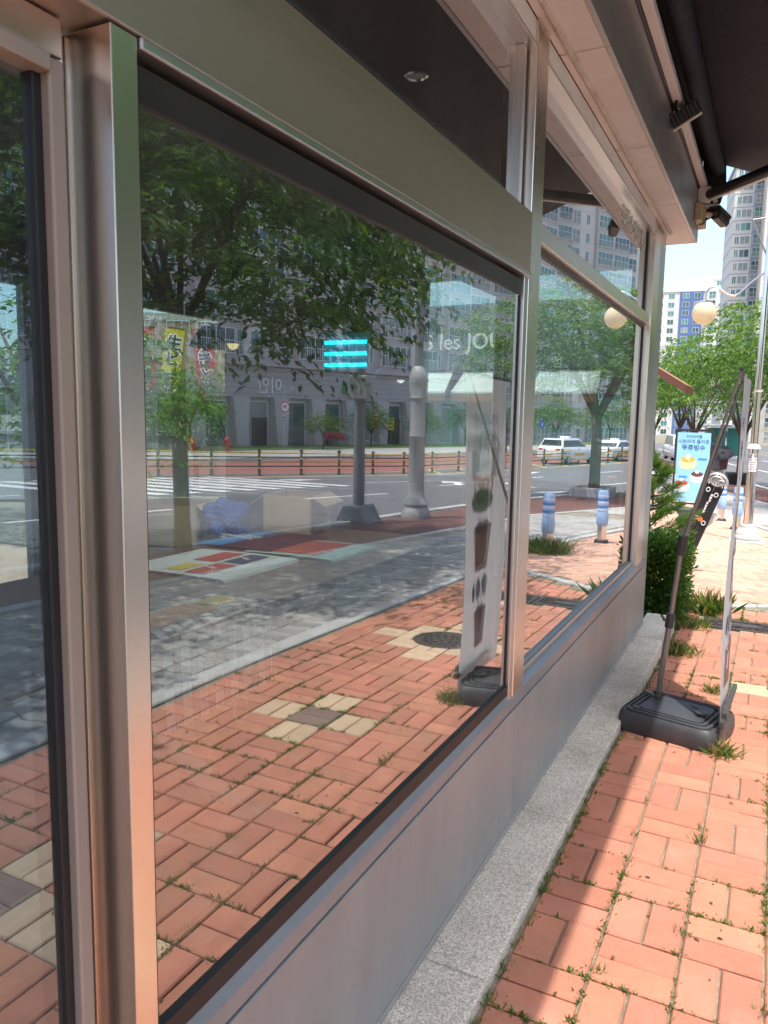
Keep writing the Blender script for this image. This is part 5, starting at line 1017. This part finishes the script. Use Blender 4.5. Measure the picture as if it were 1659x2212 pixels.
# weeds and moss in the joints (uncountable)
def blades(centres, n, hgt, spread, mat, name, seed, width=.09, lean=.6):
    r = np.random.RandomState(seed); P, D, S = [], [], []
    for (x, y, sc) in centres:
        k = max(2, int(n * (.5 + r.rand()) * min(1.4, sc + .3)))
        for _ in range(k): a = r.rand() * 6.28; P.append((x + r.randn() * spread * sc, y + r.randn() * spread * sc, gz(y) - .006)); D.append((math.cos(a) * lean * (.3 + r.rand()), math.sin(a) * lean * (.3 + r.rand()), .55 + .5 * r.rand())); S.append(hgt * sc * (.5 + .8 * r.rand()))
    me = leaf_mesh(name, np.array(P), np.array(D), r.randn(len(P), 3), np.array(S), mat, width, None, .0); o = bpy.data.objects.new(name, me); link(o); return tag(o, kind='stuff')
rw = random.Random(12); moss, tuft = [], []
for i in range(-1, 9):
    for j in range(-34, 30):
        ux, uy = .31 + PU * i, 2.12 + PU * j
        if ux > K2(uy) or uy > yline(ux) or uy < -1: continue
        for q in range(26):
            if rw.random() < .5: x, y = ux - .11 + rw.uniform(-.003, .003), uy + rw.uniform(-.11, .11)
            else: x, y = ux + rw.uniform(-.11, .11), uy - .11 + rw.uniform(-.003, .003)
            wn = math.sin(x * 5.1 + 2) * math.sin(y * 2.3 + x) + .6 * math.sin(y * 7.3 + 1.7) + (.6 if x < .3 else 0)
            if x > .2 and wn > .25 - (.3 if rw.random() < .3 else 0): moss.append((x, y, rw.uniform(.5, 1.3)))
        if rw.random() < .2 + (.12 if ux < .4 else 0): tuft.append((max(.21, ux - .11), uy - .11 + rw.uniform(-.1, .1), rw.uniform(.4, 1.0)))
tuft += [(.64, 2.33, 1.1), (.63, 2.9, 1.3), (.64, 3.0, 1.0), (.45, 2.05, .9), (.86, 2.1, 1.0), (.43, 2.62, .8)]
blades(moss, 9, .016, .007, m_weed, 'moss', 1, .22, .9); blades(tuft, 16, .03, .010, m_weed, 'weeds', 2); blades([t for k, t in enumerate(tuft) if k % 3 == 0], 5, .05, .012, m_dry, 'dry_weeds', 3, .05, 1.1)
blades([(.2 + rw.random() * .02, 1.2 + k * .062 + rw.random() * .04, rw.uniform(.4, 1.)) for k in range(80)], 10, .035, .012, m_weed, 'step_moss', 5, .12)
def weed_thing(name, lab, x, y, n, h, sp, seed, grp='weed clumps in the pavement', mix=True):
    t = thing(name, lab, 'weed', (x, y, gz(y)), grp); a = blades([(x, y, 1.)], n, h, sp, m_weed, 'leaves', seed, .11, 1.0); b = blades([(x, y, 1.)], n // 4, h * 1.25, sp, m_dry, 'dry_stalks', seed + 1, .05, .9)
    for o in (a, b):
        o.data.transform(Matrix.Translation((-x, -y, -gz(y)))); o.parent = t; del o['kind']
weed_thing('weed_clump', 'spiky grass clump at the near right corner of the water tank', .66, 3.78, 90, .085, .03, 31)
weed_thing('weed_clump', 'tall leafy weeds at the end of the granite step by the hedge', .26, 6.5, 150, .11, .08, 33); weed_thing('weed_clump', 'feathery dry weed in front of the pale stone strip', .36, 7.2, 200, .2, .07, 35)
weed_thing('weed_clump', 'long grass round the foot of the leftmost reflected bollard', 1.74, 10.0, 420, .2, .13, 37); weed_thing('weed_clump', 'low green weed beside the leaning pole, against the step', .27, 5.6, 160, .1, .06, 39)
weed_thing('weed_clump', 'small weed between bricks just behind the water tank', .56, 4.78, 90, .06, .025, 41)
rl = np.random.RandomState(77); nl_ = 90; px_ = np.column_stack([.25 + 1.6 * rl.rand(nl_), 1.3 + 5.5 * rl.rand(nl_) ** 1.2, np.zeros(nl_)]); px_[:, 2] = [gz(v) + .004 for v in px_[:, 1]]
o = bpy.data.objects.new('leaf_litter', leaf_mesh('leaf_litter', px_, np.column_stack([rl.randn(nl_), rl.randn(nl_), .12 * np.abs(rl.randn(nl_))]), np.column_stack([.2 * rl.randn(nl_), .2 * rl.randn(nl_), np.ones(nl_)]), .010 + .016 * rl.rand(nl_), leaf_mat('litter_brown', (.20, .11, .05), .2, .6), .5)); link(o); tag(o, kind='stuff')
# stains of chewing gum on the paving
for k, (x, y) in enumerate(((.5, 2.58), (.74, 2.36), (1.3, 2.5), (1.1, 2.75), (1.4, 3.4))):
    m = MB(); z = gz(y) + .0022; rr_ = rw.uniform(.007, .013); m.add([(x + rr_ * rw.uniform(.6, 1.3) * math.cos(q * .7), y + rr_ * .7 * rw.uniform(.6, 1.3) * math.sin(q * .7), z) for q in range(9)], [tuple(range(9))]); m.build('gum_spot', m_ink if k % 2 else m_iron, pav, fixn=False)
# ================================================================== BUILDINGS
m_apw = M('apartment_white', (.62, .61, .58), .8, var=.07, scale=.6, stain=(.45, .44, .42), stscale=.3, stamt=.35); m_apg = M('apartment_grey', (.47, .45, .44), .8, var=.07, scale=.6); m_apb = M('apartment_beige', (.50, .46, .39), .8, var=.07, scale=.6); m_apblue = M('apartment_blue', (.10, .16, .33), .8, var=.07, scale=.6); m_apsl = M('apartment_slate', (.24, .28, .36), .8, var=.08, scale=.6)
m_podium = M('podium_stone', (.42, .395, .395), .75, var=.1, scale=.8, stain=(.34, .32, .32), stscale=.4, stamt=.5); m_win = M('window_white', (.72, .73, .72), .5, var=.04); m_pane = M('window_glass', (.05, .10, .11), .06, .0, var=.25, scale=.8, spec=.8); m_paneg = M('window_glass_green', (.09, .22, .21), .08, 0., var=.3, scale=.9, spec=.8); m_panes = M('window_curtain', (.25, .28, .28), .2, 0., var=.3, scale=1.4)
def wmesh(w, h, rail):
    f = MB(); t = .07
    f.box(-w / 2, w / 2, -.06, .02, -h / 2, -h / 2 + t); f.box(-w / 2, w / 2, -.06, .02, h / 2 - t, h / 2); n = 2 if w < 2.2 else 4
    for k in range(n + 1): x = -w / 2 + (w - t) * k / n; f.box(x, x + t, -.058, .02, -h / 2 + t, h / 2 - t)
    if rail:
        f.box(-w / 2, w / 2, -.2, -.16, -h / 2 + .62 * h * .8, -h / 2 + .62 * h * .8 + .06); f.box(-w / 2, w / 2, -.2, -.16, -h / 2, -h / 2 + .05)
        for k in range(int(w / .22)): x = -w / 2 + .22 * k; f.box(x, x + .03, -.195, -.17, -h / 2 + .05, -h / 2 + .5 * h)
    g_ = []
    for mt in (m_pane, m_paneg, m_panes): q = MB(); q.box(-w / 2 + t, w / 2 - t, -.03, .0, -h / 2 + t, h / 2 - t); g_.append(q.mesh('pane', mt))
    return f.mesh('window', m_win), g_
WM = {'B': wmesh(3.7, 2.05, True), 'W': wmesh(2.0, 1.7, False), 'S': wmesh(.9, 1.6, False), 'D': wmesh(2.1, 2.15, True)}
rwin = random.Random(5)
def block(name, lab, loc, rz, W, D, floors, layout, wallf, fh=2.8, z0=0., cat='apartment building', podium=0., lo=0, hi=None, extra=None, grp=None):
    """apartment block; facade at local y=0 looking to local -y; layout: (x, type)"""
    b = thing(name, lab, cat, loc, grp, rz); ORG[b] = Vector((0, 0, 0)); H = podium + floors * fh
    m = MB(); m.box(0, W, 0, D, z0, z0 + H); m.build('wall', wallf[0], b)
    for (x0, x1, mt, dep) in wallf[1]: m = MB(); m.box(x0, x1, -dep, -.001, z0 + podium, z0 + H - (0 if dep < .5 else .2)); m.build('wall_bay', mt, b)
    for k in range(1, floors + 1): 
        if k % 1 == 0: m = MB(); m.box(-.03, W + .03, -.035, D + .03, z0 + podium + k * fh - .14, z0 + podium + k * fh); m.build('floor_band', wallf[2], b)
    m = MB(); m.box(-.2, W + .2, -.25, D + .2, z0 + H, z0 + H + .9); rf = m.build('parapet', wallf[2], b); m = MB(); m.box(W * .3, W * .6, D * .3, D * .7, z0 + H + .9, z0 + H + 4.2); m.build('roof_house', wallf[0], rf)
    for k in range(lo, floors if hi is None else hi):
        for x, ty in layout:
            dep = max([0.] + [d for (a, c, mt, d) in wallf[1] if a <= x <= c]); fm, gs = WM[ty]; z = z0 + podium + k * fh + fh * .52
            o = bpy.data.objects.new('window', fm); o.location = (x, -dep - .002, z); link(o, b); q = bpy.data.objects.new('pane', gs[rwin.choice((0, 0, 1, 1, 2))]); link(q, o)
    return b
# near block across the road (reflected)
TH = math.atan2(-.963, .27)
lay_ = []
for k in range(6): x = 2.2 + k * 10.6; lay_ += [(x, 'B'), (x + 3.0, 'S'), (x + 5.2, 'B'), (x + 8.2, 'D')]
bays = [(k * 10.6 + .2, k * 10.6 + 3.9 + .2, m_apg, .5) for k in range(6)] + [(k * 10.6 + 6.9, k * 10.6 + 9.9, m_apw, .25) for k in range(6)]
A_ = block('apartment_block', 'grey and white apartment block above a stone podium, reflected behind the trees', (30.6, 82, gz(70) - .3), TH, 66, 14, 11, lay_, (m_apg, bays, m_apw), podium=7.6)
def facade(name, mat, x0, x1, z0, z1, d0=.3, d1=0., par=A_, bev=0.): m = MB(); m.box(x0, x1, -d0, -d1 - .002, z0, z1); return m.build(name, mat, par, bevel=bev)
facade('cornice', m_podium, -.3, 66.3, 7.2, 7.75, .9); facade('podium_band', m_podium, 0, 66, 4.6, 7.15, .5)
for k in range(16): m = MB(); x = 1 + k * 4.3; m.prism([(x, -.8, 0), (x + 1.0, -.8, 0), (x + 1.5, -.8, 4.58), (x - .2, -.8, 4.58)], (0, .78, 0)); m.build('pier', M('pier_stone', (.48, .45, .44), .75, var=.1, scale=1.2), A_)
for k in range(15):
    x = 2.7 + k * 4.3; wd = facade('shop_window', m_win, x, x + 2.1, .3, 4.3, .12); facade('pane', m_pane if k % 3 else m_panes, x + .1, x + 2.0, .4, 4.2, .14, .12, wd)
    if k in (2, 4, 6, 9): facade('doorway', m_black, x + .2, x + 1.7, .1, 2.9, .3, .145)
for j in range(5): facade('stone_joint', M('joint_dark', (.17, .155, .155), .9), 0, 66, 4.85 + j * .48, 4.88 + j * .48, .505, .495)  # thin darker strips mark the joints between stone courses
# lettering and emblem of the block, notices on its piers
m_sil = M('sign_silver', (.72, .71, .72), .4, .2); m_grn = M('sign_green', (.05, .30, .12), .5)
def ftext(body, size, x, z, mat, d=.56, bold=.01): return text('lettering', body, size, mat, A_, (x, -d, z), (0, -1, 0), .03, bold)
ftext('이안', 1.5, 28.6, 5.5, m_sil, bold=.02); ftext('동센텀', .6, 26.0, 5.25, m_sil, bold=.004)
m = MB(); m.lathe([(0, 0), (1.25, 0), (1.25, .06), (1.15, .09), (0, .09)], 32, (28.2, -.52, 8.5), 0, Matrix.Rotation(R_(90), 3, 'X')); em = m.build('emblem', M('emblem_grey', (.42, .42, .41), .6), A_, smooth=False)
m = MB(); m.tube([(28.2, -.63, 8.3), (28.2, -.63, 9.1)], .05, 6)
for a in (-.7, -.35, .35, .7): m.tube([(28.2, -.63, 8.6), (28.2 + math.sin(a) * .5, -.63, 8.6 + math.cos(a) * .5)], .03, 5)
m.tube([(27.6 + .14 * math.cos(q), -.63, 8.0 + .2 * math.sin(q)) for q in [i * .45 for i in range(8)]], .03, 5); m.tube([(28.6 + .14 * math.cos(q), -.63, 8.0 + .2 * math.sin(q)) for q in [i * .45 for i in range(8)]], .03, 5); m.build('tree_mark', m_fascia, em)
sgn = facade('green_sign', m_grn, 17.6, 20.0, 5.2, 6.2, .75, .51); text('lettering', 'iaan', .85, m_sil, A_, (18.8, -.78, 5.72), (0, -1, 0), .02, .01)
for x, z in ((15.2, 2.1), (13.0, 1.8)): nt_ = facade('yellow_notice', M('notice_yellow', (.75, .58, .05), .6), x, x + .9, z, z + 1.2, .86, .81); [facade('notice_line', m_ink, x + .1, x + .8, z + .2 + q * .35, z + .35 + q * .35, .87, .861, nt_) for q in range(3)]
m = MB(); m.tube([(19.5, -2.2, 1.0), (22.5, -2.2, 2.2)], .05, 6); m.tube([(17, -2.2, .6), (19.5, -2.2, 1.0)], .05, 6); m.build('handrail', m_win, A_)
# tower farther along (reflected in the small window)
lay_ = [(2.5, 'B'), (6.4, 'S'), (7.6, 'S'), (10.5, 'D'), (14.2, 'B'), (18.2, 'B'), (22, 'S'), (24.8, 'D'), (28.2, 'B')]
block('apartment_tower', 'white and grey apartment tower with teal windows reflected in the small window', (17.5, 146, -2.4), R_(-62), 31, 14, 24, lay_, (m_apw, [(.3, 4.7, m_apg, .6), (12.2, 20.3, m_apg, .6), (26, 30.7, m_apg, .6)], m_apw))
block('apartment_tower', 'grey apartment tower behind the podium block, reflected beyond its corner', (29, 112, -2.4), R_(-70), 25, 13, 20, [(2.5, 'B'), (6.4, 'S'), (9, 'D'), (12.5, 'B'), (17, 'B'), (21.5, 'W')], (m_apw, [(.3, 4.7, m_apg, .6), (10.5, 19.3, m_apg, .6)], m_apg))
# towers straight ahead
lay_ = [(1.6, 'S'), (4.2, 'D'), (7.4, 'B'), (11.5, 'W'), (14.6, 'W'), (18.2, 'D'), (22.5, 'B'), (27, 'W')]
block('apartment_tower', 'distant white tower with royal blue stripes left of the lamp globe', (-38, 276, -4), R_(7), 29, 14, 17, [(2, 'S'), (5, 'W'), (9.5, 'W'), (13, 'W'), (17.5, 'D'), (21, 'W'), (24.5, 'S'), (27, 'W')], (m_apw, [(7.6, 14.8, m_apblue, .2), (15.7, 19.4, m_apw, .8)], m_apw))
block('apartment_tower', 'plain white tower block stepping up behind the blue striped one', (-24, 290, -4), R_(5), 14, 12, 19, [(1.6, 'S'), (4.5, 'W'), (8, 'D'), (12, 'W')], (m_apw, [(6.4, 9.6, m_apw, .6)], m_apw))
block('apartment_tower', 'slate blue tower with a glazed top rising behind the trees', (-10.6, 188, -3), R_(10), 8.4, 14, 21, [(1.0, 'S'), (2.6, 'W'), (5.9, 'B')], (m_apw, [(3.9, 8.2, m_apsl, .7)], m_apsl))
block('apartment_tower', 'tall beige tower at the right edge of the picture', (-4.2, 176, -3), R_(4), 26, 14, 27, [(1.2, 'S'), (4.8, 'B'), (8.6, 'D'), (12, 'B'), (17, 'B'), (21, 'S')], (m_apb, [(.2, 2.0, m_apw, .25)], m_apb))
# ---- neighbouring bakery seen through the glass, its awnings and sign
NB = thing('neighbour_shop', 'neighbouring dark grey shop with a white sign, seen through the windows', 'shop', (-7, 22, gz(22)))
NZ = gz(22)
def nbx(name, mat, *d, parent=NB, bevel=.01): m = MB(); m.box(*d); return m.build(name, mat, parent, bevel=bevel)
m_nbw = M('neighbour_wall', (.16, .18, .19), .6, var=.1, scale=2)
nbx('wall', m_nbw, -16, -2.75, 22.3, 24.2, NZ, 4.9, bevel=0); nbx('sign_board', M('sign_board_teal', (.13, .17, .18), .4), -11.5, -2.6, 22.05, 22.29, 2.95, 4.6)
for x in (-10.2, -8.4, -6.6, -4.8, -3.2): wd = nbx('shop_window', m_dark, x - .8, x + .8, 22.22, 22.299, NZ + .3, 2.2); nbx('pane', m_paneg, x - .72, x + .72, 22.2, 22.219, NZ + .38, 2.12, parent=wd)
m_letw = M('letter_snow', (.82, .83, .82), .5)
text('lettering', 'TOUS les JOURS', .66, m_letw, NB, (-8.15, 22.03, 3.75), (0, -1, 0), .02, .004); text('lettering', '점', .35, m_letw, NB, (-4.9, 22.03, 3.1), (0, -1, 0), .02)
m_awnw = film_mat('awning_white', (.86, .88, .84), .25); m_awnb = film_mat('awning_brown', (.42, .27, .14), .35)
for k, (x0, x1, lab) in enumerate(((-9.3, -8.05, 'white awning left of the other two on the neighbouring shop'), (-7.85, -5.75, 'wide white awning in the middle of the neighbouring shop'), (-5.5, -3.6, 'white awning nearest the street on the neighbouring shop'))):
    a_ = thing('white_awning', lab, 'awning', ((x0 + x1) / 2, 22, 2.6), 'white awnings of the neighbouring shop'); m = MB()
    for d in (0, .01): m.quad((x0 + .1, 22.2, 2.92 + d), (x1 - .1, 22.2, 2.92 + d), (x1, 21.3, 2.25 + d), (x0, 21.3, 2.25 + d))
    m.build('canvas', m_awnw, a_, fixn=False); m = MB(); m.box(x0, x1, 21.28, 21.33, 2.2, 2.26); m.build('front_bar', m_win, a_); m = MB(); m.box(x0, x1, 21.295, 21.305, 1.98, 2.2); m.build('valance', m_awnb, a_)
a_ = thing('brown_awning', 'scalloped brown awning of the neighbouring shop jutting past the corner post', 'awning', (-1.9, 24, 2.7)); m = MB()
n_ = 10
for k in range(n_):
    ya, yb = 22.0 + .2 * k, 22.0 + .2 * (k + 1)
    for d in (0, .01): m.quad((-2.35, ya, 3.05 + d), (-2.35, yb, 3.05 + d), (-1.42, yb, 2.47 + d), (-1.42, ya, 2.47 + d))
m.build('canvas', m_awnb, a_, fixn=False); m = MB()
for k in range(n_):
    ya, yb = 22.0 + .2 * k, 22.0 + .2 * (k + 1); m.quad((-1.42, ya, 2.47), (-1.42, yb, 2.47), (-1.42, yb, 2.27), (-1.42, ya, 2.27))
for q in range(4): f0, f1 = q / 4, (q + 1) / 4; m.quad((-2.35 + .93 * f0, 22.0, 3.05 - .58 * f0), (-2.35 + .93 * f1, 22.0, 3.05 - .58 * f1), (-2.35 + .93 * f1, 22.0, 2.86 - .58 * f1 - .03 * (q % 2)), (-2.35 + .93 * f0, 22.0, 2.86 - .58 * f0 - .03 * ((q + 1) % 2)))
m.build('valance', film_mat('awning_maroon', (.16, .06, .04), .3), a_, fixn=False)
# ---- plank wall with three cloth banners behind the shop
pw = thing('plank_wall', 'weathered wooden plank wall seen through the shop behind the banners', 'wall', (-13.6, 16.2, 0)); ORG[pw] = Vector((0, 0, 0)); pw.rotation_euler.z = R_(38)
m_plank = M('weathered_plank', (.33, .25, .17), .85, var=.25, scale=3, aniso=(6, 6, .4), tone=.25, bump=.4, bscale=12)
mpl = MB(); mpl.box(-.094, .094, -.02, .02, -.3, 4.15); pm = mpl.mesh('plank', m_plank)
for k in range(33): o = bpy.data.objects.new('plank', pm); o.location = (-2.5 + k * .2, rwin.uniform(-.012, .012), -.2 + rwin.uniform(-.02, .02)); link(o, pw)
m = MB(); m.box(-2.7, 4.2, -.06, .05, 3.96, 4.12); m.build('capping', M('plank_cap', (.30, .31, .29), .7), pw)
c_bred = film_mat('cloth_red', (.62, .04, .05), .35); c_byel = film_mat('cloth_yellow', (.72, .62, .05), .35)
for k, (x, tilt, mt, body, lab) in enumerate(((-.95, .0, c_bred, 'ら\nー\nめ\nん', 'red cloth banner with black Japanese letters, nearest the post'), (-.28, .12, c_byel, '生\nビ\nー\nル', 'tilted yellow cloth banner with black Japanese letters'), (.62, -.1, c_bred, '焼\nき\nと\nり', 'tilted red cloth banner with black Japanese letters, below the lamp'))):
    b = thing('cloth_banner', lab, 'banner', (-13.6, 16.2, 0), 'Japanese cloth banners on the plank wall'); ORG[b] = Vector((0, 0, 0)); b.rotation_euler.z = R_(38); rt = Matrix.Rotation(tilt, 3, 'Y')
    m = MB(); m.obox((x, -.05, 2.75), (.5, .008, 2.0), rt); m.build('cloth', mt, b); m = MB(); m.tube([Vector((x, -.055, 2.75)) + rt @ Vector((-.27, 0, 1.0)), Vector((x, -.055, 2.75)) + rt @ Vector((.27, 0, 1.0))], .015, 6); m.build('rod', m_dark, b)
    for bold, mt2, d in ((.035, m_swht, .058), (.012, m_ink, .064)):
        c_ = text('banner_letters', body, .42, mt2, None, (0, 0, 0), (0, -1, 0), .001, bold); c_.data.transform(Matrix.Translation((x, -d, 2.7)) @ rt.to_4x4()); c_.parent = b
# ---- cars
m_carw = M('car_white', (.72, .73, .74), .22, var=.03, coat=.6); m_card_ = M('car_dark', (.03, .032, .036), .25, var=.03, coat=.6); m_cglass = M('car_glass', (.02, .025, .03), .05, var=.1, spec=.8); m_tyre = M('tyre', (.02, .02, .02), .8); m_rim = M('rim', (.5, .5, .5), .3, .8); m_lamp = M('head_lamp', (.7, .72, .75), .1, spec=.8); m_tail = M('tail_lamp', (.4, .02, .02), .2)
def make_car(name, lab, x, y, rz, col_, kind, grp, taxi=False):
    """local +x is the front"""
    c = thing(name, lab, 'car', (x, y, gz(y) - .1), grp, rz); ORG[c] = Vector((0, 0, 0)); H = {'sedan': 1.46, 'suv': 1.62, 'van': 1.92}[kind]; L = 4.7
    st = {'sedan': [(-2.35, .35, .75, .78), (-2.3, .3, .98, .84), (-1.6, .22, 1.05, .9), (0, .2, .98, .92), (1.1, .2, .95, .91), (2.0, .24, .82, .87), (2.32, .3, .68, .78)],
          'suv': [(-2.3, .4, .9, .8), (-2.25, .32, 1.1, .87), (-1.5, .25, 1.12, .92), (0, .24, 1.06, .94), (1.1, .24, 1.05, .93), (2.0, .28, .95, .88), (2.3, .34, .78, .8)],
          'van': [(-2.5, .4, 1.0, .86), (-2.45, .32, 1.15, .92), (-1.5, .28, 1.18, .96), (0, .28, 1.15, .97), (1.4, .28, 1.12, .96), (2.2, .3, 1.0, .92), (2.5, .36, .82, .82)]}[kind]
    m = MB(); vs = []; sec = lambda zb, zt, w: [(-w * .93, zb), (-w, zb + .18), (-w, zt - .12), (-w * .92, zt), (w * .92, zt), (w, zt - .12), (w, zb + .18), (w * .93, zb)]
    for sx, zb, zt, w in st: vs += [(sx, a, b) for a, b in sec(zb, zt, w)]
    n = 8; fs = [(i * n + k, i * n + (k + 1) % n, (i + 1) * n + (k + 1) % n, (i + 1) * n + k) for i in range(len(st) - 1) for k in range(n)] + [tuple(range(n)), tuple((len(st) - 1) * n + k for k in range(n))]
    m.add(vs, fs); body = m.build('body', col_, c, smooth=True, bevel=.03)
    g0, g1, g2, g3 = {'sedan': (-1.75, -1.0, .15, 1.1), 'suv': (-2.15, -1.85, .2, 1.0), 'van': (-2.4, -2.2, .6, 1.55)}[kind]; zb = 1.0 if kind == 'sedan' else 1.08
    def cab(k, ins, z0, z1): return [(g0 + ins, k * (.86 - ins * .3), z0), (g1 + ins * .6, k * (.68), z1), (g2 - ins * .6, k * .68, z1), (g3 - ins, k * (.86 - ins * .3), z0)]
    m = MB(); a = cab(-1, 0, zb - .06, H); b = cab(1, 0, zb - .06, H); m.add(a + b, [(0, 1, 2, 3), (7, 6, 5, 4), (0, 4, 5, 1), (1, 5, 6, 2), (2, 6, 7, 3), (3, 7, 4, 0)]); cabin = m.build('cabin', col_, c, bevel=.05)
    for k in (-1, 1): m = MB(); a = [Vector(p) + Vector((0, k * .012, 0)) for p in cab(k, .16, zb + .04, H - .1)]; a[0].y += 0; m.prism([Vector((p.x, k * (.86 - (p.z - zb + .06) / (H - zb + .06) * .18 + .006), p.z)) for p in a], (0, k * .006, 0)); m.build('side_window', m_cglass, cabin)
    for (xa, xb, nm) in ((g3, g2, 'windscreen'), (g0, g1, 'rear_window')):
        s = 1 if xa > xb else -1; m = MB(); m.add([(xa + s * .012 - s * .1, -.74, zb + .05), (xa + s * .012 - s * .1, .74, zb + .05), (xb + s * .03, .6, H - .07), (xb + s * .03, -.6, H - .07)], [(0, 1, 2, 3)]); m.v = [(p[0] + s * .03, p[1], p[2]) for p in m.v]; m.build(nm, m_cglass, cabin, fixn=False)
    for wx in (-1.42, 1.42):
        for k in (-1, 1):
            m = MB(); m.lathe([(.0, -.1), (.28, -.1), (.33, -.07), (.33, .07), (.28, .1), (.0, .1)], 20, (wx, k * .82, .33), 0, Matrix.Rotation(R_(90), 3, 'X')); wh = m.build('wheel', m_tyre, c, smooth=True); m = MB(); m.lathe([(0, -.012), (.2, -.012), (.2, .012), (0, .012)], 16, (wx, k * .925, .33), 0, Matrix.Rotation(R_(90), 3, 'X')); m.build('rim', m_rim, wh)
    xf, xr = st[-1][0], st[0][0]
    for k in (-1, 1):
        m = MB(); m.obox((xf - .1, k * .62, st[-1][2] - .06), (.24, .32, .13), Matrix.Rotation(k * -.35, 3, 'Z')); m.build('headlight', m_lamp, body, bevel=.02); m = MB(); m.obox((xr + .05, k * .62, st[0][2] + .06), (.12, .3, .12)); m.build('tail_light', m_tail, body, bevel=.02)
        m = MB(); m.obox((.75, k * 1.0, zb + .06), (.12, .18, .12)); m.build('mirror', col_, cabin, bevel=.03)
    m = MB(); m.box(xf - .06, xf + .02, -.45, .45, .42, .6); m.build('grille', m_black, body, bevel=.01); m = MB(); m.box(xf + .021, xf + .03, -.26, .26, .38, .48); m.build('number_plate', m_swht, body); m = MB(); m.box(xr - .03, xr, -.26, .26, .55, .67); m.build('number_plate', m_fy if taxi else m_swht, body)
    if taxi: m = MB(); m.box(-.55, -.25, -.3, .3, H + .01, H + .13); m.build('roof_sign', m_swht, cabin, bevel=.02); m = MB(); m.box(-.75, .45, -.945, .945, .55, .72); m.build('yellow_door_band', m_fy, body)
    return c
TR = R_(-74 + 180)
make_car('parked_car', 'white hatchback taxi reflected left of the tree trunk in the small window', 10.9, 49.3, R_(106), m_carw, 'suv', 'cars', True); make_car('parked_car', 'white sedan taxi reflected right of the tree trunk in the small window', 9.2, 57, R_(106), m_carw, 'sedan', 'cars', True)
make_car('parked_car', 'white van facing the camera behind the outdoor table', -5.35, 61, R_(-74), m_carw, 'van', 'cars'); make_car('parked_car', 'dark car half hidden behind the blue sign', -4.2, 64.5, R_(-74), m_card_, 'suv', 'cars')
# ---- bus shelter far down the street
bx_, by_ = -2.6, 66.; bz = gz(by_); sh_ = thing('bus_shelter', 'teal glass bus shelter far down the street', 'bus shelter', (bx_, by_, bz))
m_teal = M('teal_panel', (.04, .26, .22), .3, var=.1)
for x in (-1.5, 1.5): m = MB(); m.box(bx_ + x - .06, bx_ + x + .06, by_ - .06, by_ + .06, bz, bz + 2.5); m.build('post', m_greyl, sh_)
m = MB(); m.box(bx_ - 1.7, bx_ + 1.7, by_ - .9, by_ + .9, bz + 2.5, bz + 2.65); m.build('roof', m_greyl, sh_, bevel=.03); m = MB(); m.box(bx_ - .4, bx_ + .4, by_ - .95, by_ - .85, bz + 2.65, bz + 3.0); m.build('route_sign', m_swht, sh_)
for x in (-.75, .75): m = MB(); m.box(bx_ + x - .7, bx_ + x + .7, by_ + .5, by_ + .53, bz + .2, bz + 2.4); m.build('glass_wall', m_teal, sh_)
# hydrants, flower pot on the far side
for k, (x, y) in enumerate(((33.5, 39.5), (33.0, 42.5))):
    z = gz(y) + .02; h_ = thing('fire_hydrant', ['red fire hydrant reflected left of the maple', 'red fire hydrant reflected under the maple'][k], 'hydrant', (x, y, z), 'hydrants on the far pavement'); m = MB(); m.lathe([(.2, 0), (.2, .08), (.13, .12), (.13, .7), (.2, .75), (.2, .82), (.14, .95), (.05, 1.02)], 14, (x, y, z)); m.build('barrel', M('hydrant_red', (.45, .06, .03), .5), h_, smooth=True); m = MB(); m.tube([(x - .25, y, z + .55), (x + .25, y, z + .55)], .08, 10); m.build('outlet', MATS['hydrant_red'], h_, smooth=True)
z = gz(58); fp = thing('flower_pot', 'pink flowers in a pale urn before the grey building', 'flower pot', (33.6, 58, z)); m = MB(); m.lathe([(.35, 0), (.3, .1), (.55, .6), (.7, .7), (.6, .7), (.0, .65)], 16, (33.6, 58, z)); m.build('urn', m_conc, fp, smooth=True)
r = np.random.RandomState(4); q = r.randn(900, 3); q /= np.linalg.norm(q, axis=1, keepdims=True); q[:, 2] = np.abs(q[:, 2]); o = bpy.data.objects.new('flowers', leaf_mesh('flowers', q * np.array([.9, .9, .6]) * (.6 + .4 * r.rand(900, 1)) + np.array([0, 0, .7]), q + r.randn(900, 3) * .4, r.randn(900, 3), .16 * (.6 + r.rand(900)), leaf_mat('petal_pink', (.55, .10, .22), .3, .5), .7)); link(o, fp)
